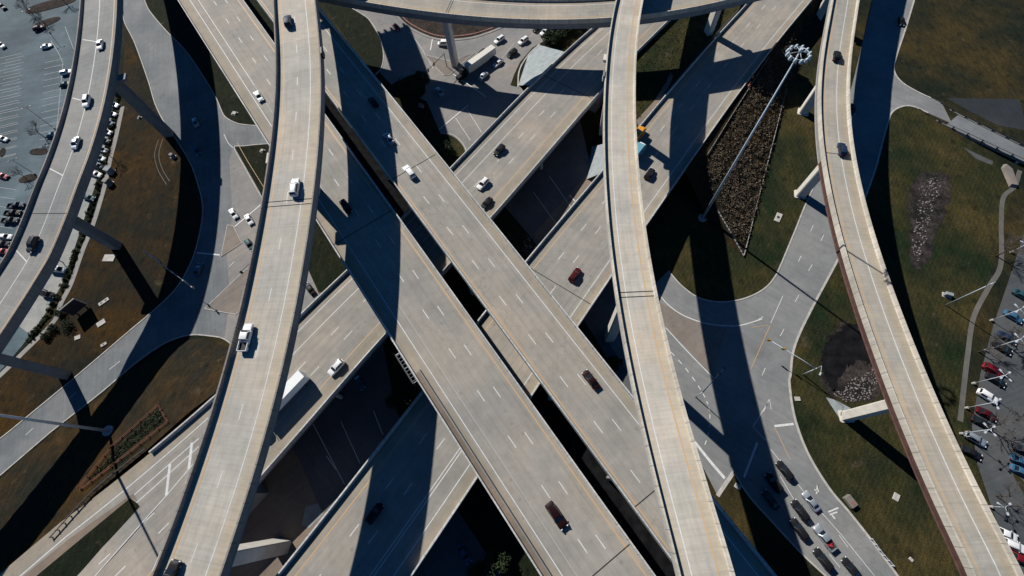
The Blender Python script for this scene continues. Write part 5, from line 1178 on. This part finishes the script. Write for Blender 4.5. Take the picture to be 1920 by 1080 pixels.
plate(205, 484, (8, 0), (4.0, 2.6), 'white triangular-looking slab at the foot of the second left pier')
# drain headwall at the lower right street
p = P(1592, 940, .05); r = empty('drain_headwall', p, R(-60)); tag(r, 'pinkish concrete drain inlet at the grass edge of the lower right street', 'drain')
b = MB(); bev_box(b, -1.4, 1.4, .9, -.2, 1.1, .15); b.build('headwall', M['gore'], r); b = MB(); b.box((0, .93, .5), (1.6, .06, .7)); b.build('opening', M['dark'], r); b = MB(); b.box((.5, 0, 1.12), (.8, .8, .06)); b.build('lid', M['kerb_r'], r)
# silt fences round the brush field
for px, l in (([(1325, 292), (1380, 204), (1440, 110)], 'low white silt fence along the roadway side of the brush field'), ([(1345, 396), (1370, 438), (1394, 481)], 'low white silt fence at the lower left of the brush field'), ([(1394, 481), (1427, 350), (1450, 262), (1473, 169)], 'dashed white silt fence on the right of the brush field')):
    rail_line('silt_fence', px, lambda x, y: z_near(NEG, x, y), l, 'fence', n=14, h=.8, mat='silt', rails=(.35,), rh=.5, smooth=False)
# orange barrels on the verge
M['orange'] = plain('orange_plastic', (.55, .10, .02), .5)
for i, (x, y) in enumerate(((1396, 160), (1403, 163), (1410, 146), (1405, 157))):
    p = P(x, y, z_near(NEG, x, y)); r = empty('traffic_barrel', p); tag(r, ('orange barrel on the verge, lowest of the cluster', 'orange barrel on the verge, rightmost of the cluster bottom', 'orange barrel on the verge, apart above the others', 'orange barrel on the verge, middle of the cluster')[i], 'traffic barrel', 'orange barrels on the verge')
    b = MB(); b.ring_loft([[(q*math.cos(t), q*math.sin(t), z) for t in [2*math.pi*k/10 for k in range(10)]] for z, q in ((0, .42), (.12, .42), (.13, .32), (1.05, .26))]); b.build('drum', M['orange'], r)
    b = MB(); b.ring_loft([[(q*math.cos(t), q*math.sin(t), z) for t in [2*math.pi*k/10 for k in range(10)]] for z, q in ((.55, .31), (.75, .295))]); b.build('stripe', M['white'], r)
# wire cage bed on the lower left slope
rail_line('mesh_fence', [(150, 915), (215, 835), (299, 760), (317, 791), (245, 848), (155, 917)], lambda x, y: z_near(SWG, x, y), 'rusty mesh fence round the planted bed on the lower left slope', 'fence', n=22, h=.9, mat='rust', rails=(.25, .8), rh=.14, postmat='rust', smooth=False)

# ------------------------------------------------------------------ trees, shrubs, brush
def leaf_mesh(mb, c, rad, n, size, flat=1.0, rnd=random):
    for _ in range(n):
        while True:
            v = Vector((rnd.uniform(-1, 1), rnd.uniform(-1, 1), rnd.uniform(-1, 1)))
            if v.length <= 1: break
        p = Vector(c)+Vector((v.x*rad[0], v.y*rad[1], v.z*rad[2])); s_ = size*rnd.uniform(.6, 1.4)
        a = Vector((rnd.uniform(-1, 1), rnd.uniform(-1, 1), rnd.uniform(-.6, .6))).normalized()*s_; q = a.orthogonal().normalized()*s_*.6
        q.rotate(Matrix.Rotation(rnd.uniform(0, 6.3), 3, a.normalized()))
        mb.poly([p-a, p+q, p+a, p-q])
def tree(px, py, z0, h, rad, label, group, kind='evergreen', seed=1):
    rnd = random.Random(seed); p = P(px, py, z0); r = empty('tree' if kind != 'bare' else 'bare_tree', p); tag(r, label, 'tree', group)
    b = MB(); b.tube([(0, 0, -.2), (.1, 0, h*.3), (0, .1, h*.6)], h*.028, 7, 0, h*.012); tr = b.build('trunk', M['trunk'], r)
    c = MB()
    if kind == 'bare':
        def br(a, d, l, rr, lev):
            e = a+d*l; c.tube([a, (a+e)/2+Vector((rnd.uniform(-.1, .1), rnd.uniform(-.1, .1), .05))*l, e], rr, 4, 0, rr*.55, False)
            if lev:
                for k in range(4 if lev > 1 else 5):
                    dd = (d+Vector((rnd.uniform(-1, 1), rnd.uniform(-1, 1), rnd.uniform(-.25, .6)))*.85).normalized(); br(a+(e-a)*rnd.uniform(.45, 1), dd, l*rnd.uniform(.55, .8), rr*.55, lev-1)
        for k in range(6):
            t = 2*math.pi*k/6+rnd.uniform(-.4, .4); br(Vector((0, 0, h*rnd.uniform(.25, .5))), Vector((math.cos(t)*.8, math.sin(t)*.8, .7)).normalized(), rad*.6, h*.012, 3)
        c.build('crown', M['twig'], r)
    else:
        for k in range(14):
            t = rnd.uniform(0, 6.28); q = rad*math.sqrt(rnd.random())*.8; z = h*(.35+.5*rnd.random()*(1-q/rad*.5))
            s_ = rad*rnd.uniform(.3, .5); leaf_mesh(c, (q*math.cos(t), q*math.sin(t), z), (s_, s_, s_*.8), int(150), .26, rnd=rnd)
        for k in range(5): t = rnd.uniform(0, 6.28); c_ = (math.cos(t)*rad*.6, math.sin(t)*rad*.6, h*.6); c.tube([(0, 0, h*.3), c_], h*.01, 4)
        c.build('crown', M['leaf_d'], r)
    return r
GB = 'bare trees of the parking lots'
for i, (x, y, h, rad, l) in enumerate(((60, 26, 7, 3.6, 'bare tree on the island near the top left corner, lower left of the pair'), (125, 8, 7, 3.6, 'bare tree at the top edge left of the far-left ramp'), (85, 45, 6, 3.0, 'bare tree beside the dark red car in the upper left lot'), (84, 258, 6.5, 3.4, 'bare tree over the blue car in the upper left lot'), (48, 333, 5, 2.4, 'low bare tree on the island at the left edge'),
                   (118, 492, 6, 2.8, 'small bare tree beside the white van right of the far-left ramp'), (88, 545, 6, 2.6, 'small bare tree by the black car right of the far-left ramp'), (215, 300, 5.5, 3.2, 'bare tree casting a round shadow beside the utility boxes'), (1868, 480, 8, 4.5, 'bare tree at the trail in the upper right-hand lot edge'), (1880, 645, 8, 4.5, 'bare tree over the navy car of the right lot'), (1850, 800, 8, 4.5, 'bare tree between the white and the silver SUV of the right lot'), (1868, 930, 7, 4, 'bare tree beside the short lamp post of the right lot'), (1835, 660, 7, 4, 'bare tree on the strip between trail and right lot'))):
    tree(x, y, .1, h, rad, l, GB, 'bare', 10+i)
GE = 'dark evergreen trees by the decks'
for i, (x, y, h, rad, l) in enumerate(((774, 172, 7, 4.5, 'dark evergreen on the shaded verge of the top junction, left of two'), (795, 158, 6, 3.5, 'dark evergreen on the shaded verge of the top junction, right of two'), (838, 290, 5, 3.5, 'dark evergreen on the planted round island'), (752, 752, 4, 3.2, 'dark round tree in the gap between the lower roadways'), (936, 1052, 4.5, 3.4, 'dark tree at the bottom edge beside the left freeway, right of two'), (905, 1085, 4.5, 3.6, 'dark tree cut off by the bottom edge, left of two'), (1150, 680, 3, 2.2, 'dark bush at the foot of the cream-edged ramp pier'), (1030, 80, 4, 3.6, 'dark evergreen clump above the white slope paving, lower one'), (1058, 60, 4, 3.6, 'dark evergreen clump beside the top ramp shadow, upper one'), (1044, 72, 4.5, 4.0, 'widest dark evergreen clump, middle of the row above the slope paving'), (1075, 52, 4, 3.6, 'dark evergreen clump at the far end of the row under the top ramp'))):
    tree(x, y, .1, h, rad, l, GE, 'evergreen', 40+i)
# hedge along the sidewalk: single shrubs
hp = spline([(226, 168), (215, 215), (206, 262), (196, 305), (186, 352), (165, 412), (147, 462), (122, 533), (98, 579), (74, 614), (48, 648)], 10)
hw = np.array([P(x, y, .05) for x, y in hp]); tt = np.concatenate([[0], np.cumsum(np.hypot(*np.diff(hw[:, :2], axis=0).T))])
shr = []
for k in range(4):
    b = MB(); rnd = random.Random(70+k)
    for q in range(6): leaf_mesh(b, (rnd.uniform(-.9, .9), rnd.uniform(-.6, .6), .6+rnd.uniform(-.2, .3)), (.8, .7, .6), 60, .2, rnd=rnd)
    for q in range(4): b.tube([(0, 0, -.1), (rnd.uniform(-.5, .5), rnd.uniform(-.4, .4), .7)], .05, 4)
    shr.append(b)
first = {}
nh = int(tt[-1]/1.9)
for k in range(nh):
    u = tt[-1]*(k+.5+.35*math.sin(k*5.7))/nh; p = [float(np.interp(u, tt, hw[:, i])) for i in range(3)]
    if k % 4 not in first: o = shr[k % 4].build('shrub', M['leaf_h']); first[k % 4] = o
    else: o = first[k % 4].copy(); COL.objects.link(o)
    o.location = p; o.rotation_euler = (0, 0, k*1.3); o.scale = [.72+.26*math.sin(k*2.1), .72+.22*math.sin(k*3.3), .7+.25*math.sin(k*1.3)]
    tag(o, 'small dark shrub of the clipped hedge between parking row and sidewalk', 'shrub', 'shrubs of the hedge along the left sidewalk')
# round shrubs by the sign
for i, (x, y, rad, l) in enumerate(((120, 585, 1.8, 'dark shrub nearest the sign on the brown lawn'), (102, 618, 1.6, 'dark shrub with pale tips on the sidewalk edge, upper of two'), (88, 632, 1.6, 'dark shrub at the sidewalk bend, lower of two'), (130, 612, 2.0, 'largest dark shrub left of the square sign shadow'))):
    b = MB(); rnd = random.Random(90+i); 
    for q in range(7): leaf_mesh(b, (rnd.uniform(-1, 1)*rad*.6, rnd.uniform(-1, 1)*rad*.6, rad*.6), (rad*.6, rad*.6, rad*.5), 60, .22, rnd=rnd)
    p = P(x, y, .05); tag(b.build('shrub', M['leaf_h'], None, (p[0], p[1], 0)), l, 'shrub')
def inside(pt, poly):
    x, y = pt; c = False; n = len(poly)
    for i in range(n):
        (x0, y0), (x1, y1) = poly[i], poly[(i+1) % n]
        if (y0 > y) != (y1 > y) and x < (x1-x0)*(y-y0)/(y1-y0)+x0: c = not c
    return c
from mathutils import noise as bnoise
def scatter(name, poly, n, zf, mk, mat, label, cat, patch=False):
    rnd = random.Random(len(label)); b = MB(); xs, ys = [p[0] for p in poly], [p[1] for p in poly]; k = 0
    while k < n:
        q = (rnd.uniform(min(xs), max(xs)), rnd.uniform(min(ys), max(ys)))
        if inside(q, poly) and (not patch or bnoise.noise(Vector((q[0]*.045, q[1]*.045, 3.0)))+.35*bnoise.noise(Vector((q[0]*.15, q[1]*.15, 9.0))) > rnd.uniform(-.45, .25)): mk(b, P(*q, zf(*q)), rnd); k += 1
    return stuff(b.build(name, mat), label, cat)
from mathutils import kdtree
kd = kdtree.KDTree(len(NEG))
for i, p in enumerate(NEG): q = proj(p); kd.insert((q[0], q[1], 0), i)
kd.balance()
nez = lambda x, y: float(NEG[kd.find((x, y, 0))[1], 2])
area('brush_ground', [(1333, 395), (1328, 300), (1400, 190), (1450, 105), (1495, 55), (1520, 42), (1476, 165), (1430, 348), (1396, 478)], 'mulch', zf=lambda x, y: nez(x, y), lay=.12) if False else None
BR = [(1328, 300), (1345, 270), (1395, 190), (1446, 108), (1490, 60), (1520, 40), (1478, 160), (1430, 345), (1397, 472), (1348, 392), (1322, 335)]
scatter('dry_brush', BR, 4000, nez, lambda b, p, r: leaf_mesh(b, (p[0], p[1], p[2]+.25), (.35+.8*r.random(), .35+.8*r.random(), .25+.6*r.random()**2), 6, .14+.16*r.random(), rnd=r), M['leaf_dry'], 'tangled dry brown brush filling the fenced slope beside the roadway', 'brush', True)
def rockmk(smin, smax):
    def f(b, p, r):
        s_ = r.uniform(smin, smax)*(.4+.6*r.random()); rings = []
        for z, k in ((-.2, .9), (.25, 1), (.6, .55)):
            rings.append([(p[0]+s_*k*math.cos(t)*r.uniform(.75, 1.15), p[1]+s_*k*math.sin(t)*r.uniform(.75, 1.15), p[2]+s_*z) for t in [2*math.pi*i/6 for i in range(6)]])
        b.ring_loft(rings)
    return f
scatter('riprap', [(1725, 345), (1755, 330), (1768, 350), (1748, 400), (1738, 450), (1722, 490), (1706, 470), (1715, 420)], 220, lambda x, y: .06, rockmk(.1, .42), M['rock'], 'pale broken stones lining the stream bed in the right grass', 'rocks')
scatter('riprap', [(1580, 730), (1560, 738), (1590, 755), (1630, 750), (1652, 715), (1645, 680), (1625, 700), (1590, 715)], 260, lambda x, y: .06, rockmk(.1, .36), M['rock'], 'pale rubble along the edge of the dark pond beside the right-hand ramp', 'rocks')
scatter('riprap', [(985, 440), (1005, 430), (1010, 460), (992, 482), (975, 470)], 120, lambda x, y: .06, rockmk(.12, .4), M['rock'], 'pinkish rubble in the dark gap beside the right freeway roadway', 'rocks')
scatter('rough_grass', [(1150, 130), (1197, 100), (1240, 60), (1280, 20), (1370, 20), (1330, 62), (1252, 150), (1198, 222), (1160, 260)], 700, lambda x, y: mz(x, y), lambda b, p, r: leaf_mesh(b, (p[0], p[1], p[2]+.1), (.4, .4, .15), 5, .18, rnd=r), M['leaf_g'], 'tufts of rough grass on the median between the lower roadways', 'grass')
scatter('planting', [(165, 905), (218, 842), (298, 768), (310, 790), (240, 842)], 500, lambda x, y: z_near(SWG, x, y), lambda b, p, r: leaf_mesh(b, (p[0], p[1], p[2]+.2), (.4, .4, .25), 6, .2, rnd=r), M['leaf_h'], 'low scrub inside the rusty mesh fence on the lower left slope', 'scrub')
